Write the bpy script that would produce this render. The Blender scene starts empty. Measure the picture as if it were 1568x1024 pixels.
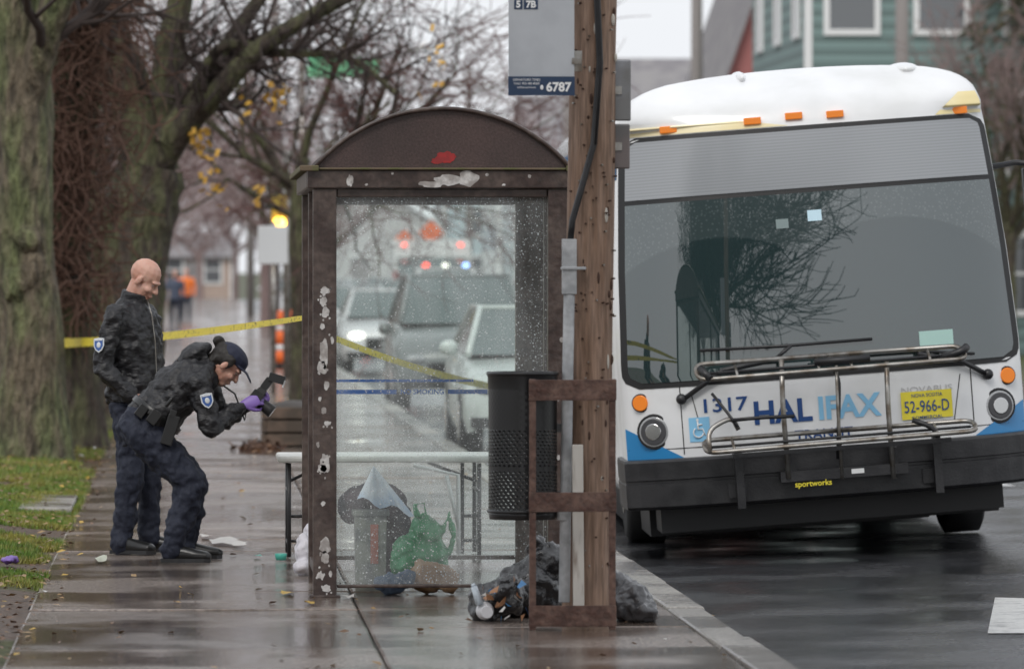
import bpy, math, random
from mathutils import Vector, Matrix, Euler, noise
R = random.Random(7)
sc = bpy.context.scene
V = Vector
rad = math.radians

# ---------------------------------------------------------------- materials
def mat(name, col, rough=.5, metal=0, col2=None, scale=5, thr=(.42, .58), bump=0, bscale=30, stretch=(1,1,1),
        rough2=None, emit=None, estr=1, ior=None, detail=6, coat=0, world=False, grain=0, gscale=120, bdist=.02):
    m = bpy.data.materials.new(name); m.use_nodes = True
    nt = m.node_tree; N = nt.nodes; L = nt.links
    b = N['Principled BSDF']
    b.inputs['Base Color'].default_value = (*col, 1)
    b.inputs['Roughness'].default_value = rough
    b.inputs['Metallic'].default_value = metal
    b.inputs['Coat Weight'].default_value = coat
    b.inputs['Coat Roughness'].default_value = .06
    if ior: b.inputs['IOR'].default_value = ior
    if emit:
        b.inputs['Emission Color'].default_value = (*emit, 1); b.inputs['Emission Strength'].default_value = estr
    if world: src = N.new('ShaderNodeNewGeometry').outputs['Position']
    else: src = N.new('ShaderNodeTexCoord').outputs['Object']
    mp = N.new('ShaderNodeMapping'); mp.inputs['Scale'].default_value = stretch
    L.new(src, mp.inputs['Vector'])
    last = None
    if col2 is not None or rough2 is not None:
        n = N.new('ShaderNodeTexNoise'); n.inputs['Scale'].default_value = scale; n.inputs['Detail'].default_value = detail
        L.new(mp.outputs[0], n.inputs['Vector'])
        mr = N.new('ShaderNodeMapRange'); mr.inputs['From Min'].default_value = thr[0]; mr.inputs['From Max'].default_value = thr[1]
        L.new(n.outputs['Fac'], mr.inputs['Value'])
        if col2 is not None:
            mx = N.new('ShaderNodeMix'); mx.data_type = 'RGBA'
            mx.inputs['A'].default_value = (*col, 1); mx.inputs['B'].default_value = (*col2, 1)
            L.new(mr.outputs[0], mx.inputs['Factor']); L.new(mx.outputs['Result'], b.inputs['Base Color']); last = mx.outputs['Result']
        if rough2 is not None:
            m2 = N.new('ShaderNodeMapRange'); m2.inputs['To Min'].default_value = rough; m2.inputs['To Max'].default_value = rough2
            L.new(mr.outputs[0], m2.inputs['Value']); L.new(m2.outputs[0], b.inputs['Roughness'])
    if grain:
        n3 = N.new('ShaderNodeTexNoise'); n3.inputs['Scale'].default_value = gscale; n3.inputs['Detail'].default_value = 3
        L.new(mp.outputs[0], n3.inputs['Vector'])
        m3 = N.new('ShaderNodeMapRange'); m3.inputs['From Min'].default_value = .3; m3.inputs['From Max'].default_value = .7
        m3.inputs['To Min'].default_value = 1-grain; m3.inputs['To Max'].default_value = 1+grain
        L.new(n3.outputs['Fac'], m3.inputs[0])
        vm = N.new('ShaderNodeVectorMath'); vm.operation = 'SCALE'
        if last: L.new(last, vm.inputs[0])
        else: vm.inputs[0].default_value = col
        L.new(m3.outputs[0], vm.inputs['Scale']); L.new(vm.outputs[0], b.inputs['Base Color'])
    if bump:
        n2 = N.new('ShaderNodeTexNoise'); n2.inputs['Scale'].default_value = bscale; n2.inputs['Detail'].default_value = 5
        L.new(mp.outputs[0], n2.inputs['Vector'])
        bp = N.new('ShaderNodeBump'); bp.inputs['Strength'].default_value = bump; bp.inputs['Distance'].default_value = bdist
        L.new(n2.outputs['Fac'], bp.inputs['Height']); L.new(bp.outputs[0], b.inputs['Normal'])
    return m

def glassmat(name, haze=.05, tint=(.95,.98,.96), drops=.25):
    m = bpy.data.materials.new(name); m.use_nodes = True
    nt = m.node_tree; N = nt.nodes; L = nt.links; N.clear()
    out = N.new('ShaderNodeOutputMaterial')
    tr = N.new('ShaderNodeBsdfTransparent'); tr.inputs[0].default_value = (*tint, 1)
    df = N.new('ShaderNodeBsdfDiffuse'); df.inputs[0].default_value = (.8, .84, .84, 1)
    gl = N.new('ShaderNodeBsdfGlossy'); gl.inputs['Roughness'].default_value = .02
    fr = N.new('ShaderNodeFresnel'); fr.inputs[0].default_value = 1.4
    m1 = N.new('ShaderNodeMixShader'); m2 = N.new('ShaderNodeMixShader')
    tc = N.new('ShaderNodeTexCoord')
    n = N.new('ShaderNodeTexNoise'); n.inputs['Scale'].default_value = 3; n.inputs['Detail'].default_value = 4
    mp = N.new('ShaderNodeMapping'); mp.inputs['Scale'].default_value = (1.8, 1.8, .4)
    L.new(tc.outputs['Object'], mp.inputs[0]); L.new(mp.outputs[0], n.inputs['Vector'])
    mr = N.new('ShaderNodeMapRange'); mr.inputs['From Min'].default_value = .35; mr.inputs['From Max'].default_value = .7
    mr.inputs['To Min'].default_value = haze*.3; mr.inputs['To Max'].default_value = haze*1.8
    L.new(n.outputs['Fac'], mr.inputs[0])
    fac = mr.outputs[0]
    if drops:
        for sc_,amp,w_ in ((42,drops,.22),(85,drops*.8,.26)):
            vo = N.new('ShaderNodeTexVoronoi'); vo.inputs['Scale'].default_value = sc_
            L.new(tc.outputs['Object'], vo.inputs['Vector'])
            m3 = N.new('ShaderNodeMapRange'); m3.inputs['From Min'].default_value = w_*.5; m3.inputs['From Max'].default_value = w_
            m3.inputs['To Min'].default_value = amp; m3.inputs['To Max'].default_value = 0
            L.new(vo.outputs['Distance'], m3.inputs[0])
            ad = N.new('ShaderNodeMath'); ad.operation = 'ADD'; L.new(fac, ad.inputs[0]); L.new(m3.outputs[0], ad.inputs[1]); fac = ad.outputs[0]
    L.new(fac, m1.inputs[0]); L.new(tr.outputs[0], m1.inputs[1]); L.new(df.outputs[0], m1.inputs[2])
    L.new(fr.outputs[0], m2.inputs[0]); L.new(m1.outputs[0], m2.inputs[1]); L.new(gl.outputs[0], m2.inputs[2])
    L.new(m2.outputs[0], out.inputs[0])
    return m

# ---------------------------------------------------------------- mesh builder
class MB:
    def __init__(s): s.v=[]; s.f=[]; s.m=[]; s.s=[]
    def add(s, vs, fs, m=0, sm=False):
        o=len(s.v); s.v.extend([tuple(x) for x in vs])
        for f in fs: s.f.append([i+o for i in f]); s.m.append(m); s.s.append(sm)
    def box(s, a, b, m=0, rot=None, taper=1):
        cx,cy,cz=[(a[i]+b[i])/2 for i in range(3)]; h=[abs(b[i]-a[i])/2 for i in range(3)]
        vs=[]
        for z in (-1,1):
            k=taper if z>0 else 1
            for x,y in ((-1,-1),(1,-1),(1,1),(-1,1)): vs.append(V((x*h[0]*k,y*h[1]*k,z*h[2])))
        if rot: 
            M=Euler(rot).to_matrix(); vs=[M@v for v in vs]
        vs=[v+V((cx,cy,cz)) for v in vs]
        s.add(vs,[(3,2,1,0),(4,5,6,7),(0,1,5,4),(1,2,6,5),(2,3,7,6),(3,0,4,7)],m)
    def tube(s, pts, rd, n=8, m=0, cap=True, sm=True, side=None):
        pts=[V(p) for p in pts]; k=len(pts)
        if not isinstance(rd,(list,tuple)): rd=[rd]*k
        elif len(rd)==2 and k>2 and not isinstance(rd[0],(list,tuple)): rd=[rd[0]+(rd[1]-rd[0])*i/(k-1) for i in range(k)]
        t=(pts[1]-pts[0]).normalized()
        if side is not None: sv=V(side)
        else: sv=V((1,0,0)) if abs(t.x)<.8 else V((0,1,0))
        vs=[]
        for i,p in enumerate(pts):
            if i==0: t=pts[1]-pts[0]
            elif i==k-1: t=pts[-1]-pts[-2]
            else: t=pts[i+1]-pts[i-1]
            t.normalize()
            if side is not None: sv=V(side)
            sv=(sv-t*sv.dot(t)).normalized(); w=t.cross(sv)
            r=rd[i]; a,b=(r if isinstance(r,(list,tuple)) else (r,r))
            for j in range(n):
                an=2*math.pi*j/n
                vs.append(p+sv*(a*math.cos(an))+w*(b*math.sin(an)))
        fs=[(i*n+j,i*n+(j+1)%n,(i+1)*n+(j+1)%n,(i+1)*n+j) for i in range(k-1) for j in range(n)]
        s.add(vs,fs,m,sm)
        if cap:
            o=len(s.v)-len(vs)
            s.f.append([o+j for j in range(n)][::-1]); s.m.append(m); s.s.append(False)
            s.f.append([o+(k-1)*n+j for j in range(n)]); s.m.append(m); s.s.append(False)
    def cap(s,p0,p1,r0,r1,n=12,m=0):
        p0=V(p0);p1=V(p1);d=(p1-p0).normalized()
        s.tube([p0-d*r0*.97,p0-d*r0*.7,p0,p1,p1+d*r1*.7,p1+d*r1*.97],[r0*.24,r0*.71,r0,r1,r1*.71,r1*.24],n,m)
    def chain(s,pts,rs,n=12,m=0):
        for i in range(len(pts)-1): s.cap(pts[i],pts[i+1],rs[i],rs[i+1],n,m)
    def ell(s,c,r,m=0,rot=None,n=14):
        vs=[];k=n//2+1;M=Euler(rot).to_matrix() if rot else None
        for i in range(1,k):
            ph=math.pi*i/k
            for j in range(n):
                a=2*math.pi*j/n
                v=V((r[0]*math.sin(ph)*math.cos(a),r[1]*math.sin(ph)*math.sin(a),r[2]*math.cos(ph)))
                vs.append((M@v if M else v)+V(c))
        fs=[(i*n+j,(i+1)*n+j,(i+1)*n+(j+1)%n,i*n+(j+1)%n) for i in range(k-2) for j in range(n)]
        t=V((0,0,r[2]));t=(M@t if M else t)
        vs.append(V(c)+t);vs.append(V(c)-t);a=len(vs)-2
        for j in range(n):
            fs.append((a,j,(j+1)%n)); fs.append((a+1,(k-2)*n+(j+1)%n,(k-2)*n+j))
        s.add(vs,fs,m,True)
    def xf(s,M,start=0):
        for i in range(start,len(s.v)): s.v[i]=tuple(M@V(s.v[i]))
    def build(s,name,mats,parent=None,bevel=0,loc=None):
        me=bpy.data.meshes.new(name); me.from_pydata(s.v,[],s.f)
        for m in (mats if isinstance(mats,(list,tuple)) else [mats]): me.materials.append(m)
        me.polygons.foreach_set('material_index',s.m); me.polygons.foreach_set('use_smooth',s.s); me.update()
        o=bpy.data.objects.new(name,me); sc.collection.objects.link(o)
        if parent: o.parent=parent
        if loc: o.location=loc
        if bevel:
            b=o.modifiers.new('bevel','BEVEL'); b.width=bevel; b.segments=2; b.limit_method='ANGLE'
        return o
def empty(name,loc=(0,0,0),rot=(0,0,0)):
    e=bpy.data.objects.new(name,None); e.location=loc; e.rotation_euler=rot; e.empty_display_size=.2; sc.collection.objects.link(e); return e
_tex={}
def cloud(size,depth=2):
    if (size,depth) not in _tex:
        t=bpy.data.textures.new('folds','CLOUDS'); t.noise_scale=size; t.noise_depth=depth; _tex[(size,depth)]=t
    return _tex[(size,depth)]
def organic(o,vox=.012,smooth=4,disp=0,size=.08,disp2=0,size2=.03):
    r=o.modifiers.new('r','REMESH'); r.mode='VOXEL'; r.voxel_size=vox; r.use_smooth_shade=True
    if smooth: s=o.modifiers.new('s','SMOOTH'); s.iterations=smooth; s.factor=.5
    if disp:
        d=o.modifiers.new('d','DISPLACE'); d.texture=cloud(size,1); d.strength=disp; d.mid_level=.5; d.texture_coords='GLOBAL'
    if disp2:
        d=o.modifiers.new('d2','DISPLACE'); d.texture=cloud(size2,1); d.strength=disp2; d.mid_level=.5; d.texture_coords='GLOBAL'
    return o
def textmesh(body,size,font_bold=0):
    c=bpy.data.curves.new('t','FONT'); c.body=body; c.size=size; c.align_x='CENTER'; c.align_y='CENTER'; c.offset=font_bold
    c.resolution_u=3
    o=bpy.data.objects.new('t',c); sc.collection.objects.link(o)
    dg=bpy.context.evaluated_depsgraph_get(); me=bpy.data.meshes.new_from_object(o.evaluated_get(dg))
    vs=[tuple(v.co) for v in me.vertices]; fs=[list(p.vertices) for p in me.polygons]
    bpy.data.objects.remove(o); bpy.data.meshes.remove(me)
    return vs,fs

# ---------------------------------------------------------------- world, sun, camera
w=bpy.data.worlds.new("World"); sc.world=w; w.use_nodes=True
N=w.node_tree.nodes; L=w.node_tree.links; bg=N['Background']
sky=N.new('ShaderNodeTexSky'); sky.sky_type='NISHITA'; sky.sun_disc=False; sky.sun_elevation=rad(42); sky.sun_rotation=rad(200)
sky.air_density=1; sky.dust_density=4
mx=N.new('ShaderNodeMix'); mx.data_type='RGBA'; mx.inputs['Factor'].default_value=.9; mx.inputs['B'].default_value=(7.9,8.1,8.45,1)
L.new(sky.outputs[0],mx.inputs['A']); L.new(mx.outputs['Result'],bg.inputs['Color']); bg.inputs['Strength'].default_value=.122
sd=bpy.data.lights.new('sun','SUN'); sd.energy=1.4; sd.angle=rad(25); sd.color=(1,.97,.93)
so=bpy.data.objects.new('sun',sd); so.rotation_euler=(rad(48),0,rad(-20)); sc.collection.objects.link(so)
cam=bpy.data.cameras.new('camera'); co=bpy.data.objects.new('camera',cam); sc.collection.objects.link(co); sc.camera=co
cam.lens=200; cam.sensor_width=36; cam.clip_end=3000; cam.clip_start=.5
co.location=(0,0,1.75); co.rotation_euler=(rad(90-.671),0,rad(-3.246))
cam.dof.use_dof=True; cam.dof.focus_distance=32; cam.dof.aperture_fstop=4.0
sc.view_settings.view_transform='Standard'; sc.view_settings.look='None'; sc.view_settings.exposure=0

# ---------------------------------------------------------------- ground, road, sidewalk
def roadz(x):
    return -.13+max(0,.1-abs(x-6.65)*.025)
m_asph=mat('wet_asphalt',(.022,.023,.026),.06,col2=(.055,.056,.06),scale=.9,thr=(.38,.62),rough2=.3,bump=.5,bscale=30,world=True,grain=.7,gscale=36,detail=9,ior=1.27)
m_earth=mat('earth',(.10,.09,.06),.8,col2=(.07,.09,.04),scale=.2,world=True)
g=MB(); g.add([(-1500,-400,-.6),(1500,-400,-.6),(1500,2500,-.6),(-1500,2500,-.6)],[(0,1,2,3)]); g.build('ground',m_earth)
g=MB(); xs=[2.64,4,5.3,6.65,8,9.5,10.66]; ys=[-40,20,60,120,330]
g.add([(x,y,roadz(x)) for y in ys for x in xs],[(j*7+i,j*7+i+1,(j+1)*7+i+1,(j+1)*7+i) for j in range(4) for i in range(6)]); g.build('road',m_asph)
def concrete(name,c1,c2,ro,ro2,bm=.15):
    m=mat(name,c1,ro,col2=c2,scale=1.0,thr=(.43,.58),rough2=ro2,bump=bm,bscale=50,world=True,grain=.4,gscale=50,detail=9)
    N=m.node_tree.nodes;L=m.node_tree.links;b=N['Principled BSDF']
    src=b.inputs['Base Color'].links[0].from_socket
    ge=N.new('ShaderNodeNewGeometry'); mr=N.new('ShaderNodeMapRange'); mr.inputs['To Min'].default_value=.72; mr.inputs['To Max'].default_value=1.3
    L.new(ge.outputs['Random Per Island'],mr.inputs[0])
    mm=N.new('ShaderNodeVectorMath'); mm.operation='SCALE'; L.new(src,mm.inputs[0]); L.new(mr.outputs[0],mm.inputs['Scale'])
    L.new(mm.outputs[0],b.inputs['Base Color']); return m
m_conc=concrete('wet_concrete',(.13,.098,.078),(.23,.19,.165),.03,.24,.12)
m_kerb=concrete('kerb_concrete',(.22,.20,.18),(.33,.31,.28),.18,.45)
m_joint=mat('joint_dirt',(.05,.04,.032),.5)
g=MB(); y=14.0
while y<330:
    st=1.52 if y<120 else 6
    for (a,b) in ((-.82,.86),(.872,2.44)):
        dz=R.uniform(-.004,.004); t1=R.uniform(-.004,.004); t2=R.uniform(-.004,.004)
        zz=lambda i,j: dz+t1*i+t2*j
        x0,x1,y0,y1=a,b,y+.006,y+st-.006
        q=[(x0,y0,zz(-1,-1)-.006),(x1,y0,zz(1,-1)-.006),(x1,y1,zz(1,1)-.006),(x0,y1,zz(-1,1)-.006)]
        e=.012
        t=[(x0+e,y0+e,zz(-1,-1)),(x1-e,y0+e,zz(1,-1)),(x1-e,y1-e,zz(1,1)),(x0+e,y1-e,zz(-1,1))]
        bt=[(p[0],p[1],-.1) for p in q]
        g.add(t+q+bt,[(0,1,2,3)]+[(4+i,4+(i+1)%4,(i+1)%4,i) for i in range(4)]+[(8+i,8+(i+1)%4,4+(i+1)%4,4+i) for i in range(4)])
    y+=st
g.add([(-.85,-40,-.03),(2.45,-40,-.03),(2.45,330,-.03),(-.85,330,-.03)],[(0,1,2,3)],1)
g.add([(-.82,-40,-.0),(2.44,-40,0),(2.44,13.9,0),(-.82,13.9,0)],[(0,1,2,3)],0)
g.build('sidewalk',[m_conc,m_joint])
g=MB(); y=10.0
while y<330:
    st=2.4 if y<100 else 10
    g.box((2.45,y,-.2),(2.65+R.uniform(-.012,.012),y+st-.012,.004+R.uniform(-.006,.006)),0,rot=(0,0,R.uniform(-.002,.002))); y+=st
g.build('kerb',m_kerb,bevel=.018)
g=MB(); y=10.0
while y<330:
    g.box((10.62,y,-.2),(10.82,y+5.9,.004)); y+=6
g.build('kerb',m_kerb,bevel=.018)
g=MB(); g.box((10.83,-30,-.2),(12.9,330,-.002)); g.build('far_sidewalk',m_conc)
m_grass=mat('grass',(.055,.085,.018),.6,col2=(.09,.06,.035),scale=.9,thr=(.45,.62),bump=.8,bscale=25,world=True)
g=MB(); g.box((12.91,-30,-.3),(90,330,-.0)); g.build('lawn',m_grass)
def lz(x,y):
    e=min(1,max(0,(-.82-x)/.5))
    return -.015+e*(.05*noise.noise(V((x*1.2,y*.5,0)))+.05)+.014*noise.noise(V((x*6,y*3,2)))
g=MB(); xs=[-.80-.08*i for i in range(32)]+[-3.6,-5,-9,-20,-80]; ys=[-30,0,14]+[20+.25*i for i in range(240)]+[90,120,200,330]
g.add([(x+(.06*noise.noise(V((y*1.3,5,0))) if x>-.81 else 0),y,lz(x,y) if x>-5 else .03) for y in ys for x in xs],[(j*len(xs)+i+1,j*len(xs)+i,(j+1)*len(xs)+i,(j+1)*len(xs)+i+1) for j in range(len(ys)-1) for i in range(len(xs)-1)],0,True)
m_lawn=mat('muddy_grass',(.075,.08,.03),.65,col2=(.085,.05,.03),scale=.75,thr=(.40,.50),rough2=.4,bump=1,bscale=18,world=True,grain=.6,gscale=26,ior=1.25)
g.build('grass_verge',m_lawn)
m_blade=mat('grass_blades',(.10,.19,.02),.5,col2=(.26,.24,.05),scale=2.5,world=True,grain=.5,gscale=18)
g=MB()
for i in range(95000):
    y=R.uniform(30,76) if i%2 else R.uniform(32,48)
    x=-.80-R.random()*(.0333*y-.8+.25) if i%6 else R.uniform(-3.2,-.8)
    if noise.noise(V((x*.9,y*.55,1)))<-.26+max(0,(35-y)*.13): continue
    h=R.uniform(.02,.055); z=lz(x,y); a=R.uniform(0,3.14); d=.005; dx,dy=math.cos(a)*d,math.sin(a)*d
    g.add([(x-dx,y-dy,z-.01),(x+dx,y+dy,z-.01),(x+R.uniform(-.03,.03),y+R.uniform(-.03,.03),z+h)],[(0,1,2)])
g.build('grass_tufts',m_blade)
m_leafs=[mat('leaf_brown',(.16,.08,.035),.45),mat('leaf_tan',(.3,.19,.08),.45),mat('leaf_yellow',(.5,.32,.05),.5),mat('paper_bit',(.6,.6,.58),.6)]
g=MB()
for i in range(2000):
    if i<1500: y=R.uniform(25,70); x=-.75-R.random()*(.0333*y-.8+.4); z=lz(x,y)+R.uniform(.02,.05)
    else:
        x=R.uniform(-.8,2.45) if i%3 else R.choice([R.gauss(2.72,.05),R.gauss(-.75,.08)]); y=R.uniform(24,60); z=.01 if x<2.62 else roadz(x)+.008
    s=R.uniform(.012,.032); a=R.uniform(0,6.28); c=V((x,y,z)); u=V((math.cos(a),math.sin(a),R.uniform(-.3,.3)))*s; v=V((-math.sin(a),math.cos(a),R.uniform(-.3,.3)))*s*.6
    g.add([c-u,c-v+V((0,0,.006)),c+u,c+v],[(0,1,2,3)],R.choices([0,1,2,3],[6,4,.8,.25])[0])
g.build('fallen_leaves',m_leafs)
m_paint=mat('road_paint',(.62,.62,.6),.35,col2=(.3,.3,.3),scale=9,thr=(.5,.7),world=True,grain=.2,gscale=40)
g=MB()
def rp(pts,up=.005): g.add([(x,y,roadz(x)+up) for x,y in pts],[list(range(len(pts)))])
rp([(4.02,28.5),(4.8,28.2),(5.0,30.9),(4.47,31.4)])
rp([(4.8,28.2),(5.3,28.0),(5.6,31.0),(5.0,30.9)])
for k in range(26):
    yy=10+k*9; rp([(6.6,yy),(6.72,yy),(6.72,yy+3),(6.6,yy+3)])
g.build('road_marking',m_paint)
g=MB(); g.box((-1.22,40.6,-.02),(-.84,42.9,.045),rot=(0,.02,0)); g.build('stone_slab',m_kerb,bevel=.015)

# ---------------------------------------------------------------- trees
m_bark=mat('bark',(.13,.105,.072),.85,col2=(.12,.135,.06),scale=1.6,thr=(.42,.62),bump=1.0,bscale=6,stretch=(3,3,.9),world=True,bdist=.14,grain=.55,gscale=6)
m_bark2=mat('bark_dark',(.065,.05,.038),.85,col2=(.10,.10,.05),scale=2.4,bump=1,bscale=7,stretch=(3,3,.8),world=True,bdist=.12,grain=.5,gscale=7)
m_twig=mat('twigs',(.05,.036,.032),.8)
m_twigr=mat('twigs_reddish',(.12,.055,.048),.8)
m_twigf=mat('twigs_far_hazed',(.26,.19,.18),.9)  # paled: haze over distant trees is put into the colour
m_twigff=mat('twigs_farther_hazed',(.40,.33,.33),.9)  # paler still, haze painted in for the farthest trees
m_vine=mat('vine_shoots',(.13,.07,.048),.8)
def rv(rng,k=1): return V((rng.uniform(-1,1),rng.uniform(-1,1),rng.uniform(-1,1)))*k
def grow(mb,p,d,Ln,r,lev,mx_,kids,rng,up=.12,wander=.3,m=0,tm=1,minr=.005,droop=0):
    n=(6,5,4,3,3)[min(lev,4)]; pts=[p.copy()]; d=d.normalized()
    for i in range(n):
        d=(d+rv(rng,wander)+V((0,0,up-droop*(lev>=2)))).normalized(); p=p+d*(Ln/n); pts.append(p.copy())
    r1=max(minr*.6,r*.35)
    mb.tube(pts,[r+(r1-r)*i/n for i in range(n+1)],(9,7,5,3,3)[min(lev,4)],m if lev<2 else tm,cap=False)
    if lev<mx_:
        for k in range(kids[lev]):
            t=rng.uniform(.2,1)*n; i=min(int(t),n-1); q=pts[i].lerp(pts[i+1],t-i)
            dd=(pts[i+1]-pts[i]).normalized(); s=rv(rng).normalized(); s=(s-dd*s.dot(dd)).normalized()
            nd=dd*rng.uniform(.5,1)+s*rng.uniform(.6,1)
            rr=(r+(r1-r)*t/n)*.6
            grow(mb,q,nd,Ln*rng.uniform(.45,.72),max(minr,rr),lev+1,mx_,kids,rng,up,wander,m,tm,minr,droop)
def trunk(mb,pts,r0,r1,n=22,m=0,flare=.0,lump=1):
    P=[V(p) for p in pts]; out=[];rr=[]
    K=26; 
    for i in range(K+1):
        t=i/K*(len(P)-1); j=min(int(t),len(P)-2); f=t-j
        a=P[max(j-1,0)];b=P[j];c=P[j+1];d=P[min(j+2,len(P)-1)]
        q=.5*((2*b)+(c-a)*f+(2*a-5*b+4*c-d)*f*f+(3*b-a-3*c+d)*f**3)
        out.append(q); rr.append((r0+(r1-r0)*i/K)+flare*math.exp(-i/K*9))
    s=len(mb.v); mb.tube(out,rr,n,m,cap=False)
    if lump:
        for i in range(s,len(mb.v)):
            k=(i-s)//n; j=(i-s)%n; c=out[k]; v=V(mb.v[i]); a=j/n*6.283
            dn=noise.noise(V((math.cos(a)*1.6,math.sin(a)*1.6,k*.35+c.x*9)))*.18+noise.noise(V((math.cos(a)*5,math.sin(a)*5,k*.5+c.x*5)))*.09
            mb.v[i]=tuple(c+(v-c)*(1+dn*lump))
def limbkids(mb,pts,r0,r1,count,Ln,rng,mx_=3,kids=(0,5,5,4),up=.1,m=1,tm=1,minr=.006,droop=0,t0=.15):
    P=[V(p) for p in pts]
    for k in range(count):
        t=rng.uniform(t0,1)*(len(P)-1); j=min(int(t),len(P)-2); q=P[j].lerp(P[j+1],t-j); dd=(P[j+1]-P[j]).normalized()
        s=rv(rng).normalized(); s=(s-dd*s.dot(dd)).normalized()
        grow(mb,q,dd*.6+s,Ln*rng.uniform(.6,1.2),max(.012,(r0+(r1-r0)*t/(len(P)-1))*.35),1,mx_,kids,rng,up,.3,m,tm,minr,droop)
rt=random.Random(3)
mb=MB(); Y=51.7
pA=[(-1.45,Y,-.05),(-1.43,Y,.9),(-1.5,Y,2.1),(-1.5,Y,3.2),(-1.62,Y,4.6),(-1.8,Y,7)]
trunk(mb,pA,.31,.22,40,flare=.16)
for c,r in (((-1.45,Y-.20,2.02),(.15,.13,.17)),((-1.56,Y-.2,1.6),(.13,.12,.2)),((-1.4,Y-.2,1.7),(.12,.12,.26))):
    s=len(mb.v); mb.ell(c,r,n=24)
    for i in range(s,len(mb.v)):
        v=V(mb.v[i]); k=1+.35*noise.noise(v*9)+.2*noise.noise(v*22); mb.v[i]=tuple(V(c)+(v-V(c))*k)
l1=[(-1.5,Y,3.0),(-1.3,Y-.3,3.8),(-.9,Y-.6,4.9),(-.2,Y-.8,6.3),(.6,Y-1,8)]; trunk(mb,l1,.17,.08,12)
l2=[(-1.8,Y,6.8),(-2.4,Y,8.2),(-2.6,Y,10)]; trunk(mb,l2,.2,.05,10); limbkids(mb,l1,.17,.08,8,1.8,rt); limbkids(mb,l2,.2,.05,8,2.2,rt)
mb.build('street_tree',[m_bark,m_twig])
mb=MB(); Y=55
pB=[(-1.08,Y,-.05),(-1.12,Y,1),(-1.2,Y,2.2),(-1.1,Y,3.3),(-.98,Y,4.5),(-.9,Y,7)]
trunk(mb,pB,.25,.2,30,flare=.1)
pB2=[(-1.7,Y+.8,0),(-1.5,Y+.8,2.0),(-1.2,Y+.7,3.4),(-1.3,Y+.6,5),(-1.4,Y,8)]; trunk(mb,pB2,.3,.2,30)
limbkids(mb,pB,.25,.2,7,1.6,rt,t0=.5)
for i in range(1100):
    z=rt.uniform(1.3,4.9); x=rt.gauss(-1.1,.26)+.1*(z-3); y=Y-.3+rt.uniform(-.35,.2)
    p=V((x,y,z)); d=V((rt.uniform(-.5,.6),rt.uniform(-.4,.1),rt.uniform(-1,.5))); pts=[p]
    for k in range(4): d=(d+rv(rt,.45)).normalized(); p=p+d*rt.uniform(.08,.2); pts.append(p)
    mb.tube(pts,[.011,.009,.008,.006,.004],3,2,cap=False)
mb.build('street_tree',[m_bark2,m_twig,m_vine])
mb=MB(); Y=62
pC=[(-.86,Y,-.05),(-.72,Y,1.1),(-.55,Y,2.2),(-.42,Y,2.85)]; trunk(mb,pC,.46,.36,30,flare=.15)
C1=[(-.42,Y,2.75),(-.62,Y,3.6),(-.85,Y,4.3),(-1.0,Y,5.2),(-1.2,Y,8)]; trunk(mb,C1,.3,.12,14)
C2=[(-.40,Y,2.8),(-.28,Y,3.4),(-.2,Y,4.2),(-.05,Y,5),(.3,Y,8)]; trunk(mb,C2,.22,.1,14)
C3=[(-.4,Y,2.75),(-.02,Y-.4,3.3),(.3,Y-.8,3.62),(.75,Y-1,4.1),(1.6,Y-1.2,4.6),(3,Y-1.5,5.3)]; trunk(mb,C3,.17,.05,12)
C4=[(.1,Y-.5,3.4),(.18,Y-.7,3.9),(.45,Y-.8,4.15),(1.0,Y-.9,4.05),(1.7,Y-1,4.0),(2.2,Y-1.4,3.6)]; trunk(mb,C4,.075,.03,8)
C5=[(-.3,Y-.3,3.1),(.3,Y-.2,4.0),(.9,Y,4.9),(1.6,Y,6.2)]; trunk(mb,C5,.12,.05,8)
C0=[(-.75,Y-.2,1.4),(-1.3,Y-.3,3),(-1.6,Y-.3,5),(-1.9,Y,7)]; trunk(mb,C0,.25,.12,12)
for q,c,l in ((C1,6,1.7),(C2,7,1.5),(C3,16,1.3),(C4,18,.85),(C5,8,1.4),(C0,6,1.5)): limbkids(mb,q,.14,.05,c,l,rt,kids=(0,5,4,3),droop=.12)
mb.build('street_tree',[m_bark2,m_twig])
mb=MB(); Y=70
pD=[(1.33,Y,0),(1.36,Y,1.2),(1.32,Y,2.3),(1.4,Y,3.1)]; trunk(mb,pD,.12,.085,10)
for (dx,dz) in ((-1,.7),(-.4,1.1),(.3,1.2),(.9,.8),(1.3,.35),(.6,.5),(1.1,.6),(1.2,.1)):
    grow(mb,V((1.38,Y,rt.uniform(2.4,3.1))),V((dx,rt.uniform(-.6,.6),dz)),2.4,.055,0,3,(7,6,4),rt,.06,.32,0,1,.006,.06)
mb.build('bare_tree',[m_bark2,m_twigr])
mb=MB(); Y=84
trunk(mb,[(1.9,Y,0),(1.9,Y,2.6)],.13,.1,10)
for a in range(7):
    grow(mb,V((1.9,Y,rt.uniform(2.,2.7))),V((math.cos(a*.9)*1.1,math.sin(a*.9),.6)),2.4,.06,0,3,(6,4,4),rt,.05,.33,0,1,.008,.08)
mb.build('bare_tree',[m_bark2,m_twigr])
def faretree(seed,H,kids=(6,5,4),m_=3,minr=.011):
    rg=random.Random(seed); mb=MB(); trunk(mb,[(0,0,-.1),(rg.uniform(-.15,.15),0,H*.2),(rg.uniform(-.2,.2),0,H*.36)],H*.022,H*.016,10)
    for a in range(7):
        an=a*.9+rg.uniform(-.2,.2); grow(mb,V((0,0,H*rg.uniform(.26,.36))),V((math.cos(an),math.sin(an),rg.uniform(.6,1.6))),H*.42,H*.0105,0,m_,kids,rg,.1,.28,0,1,minr)
    return mb
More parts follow.
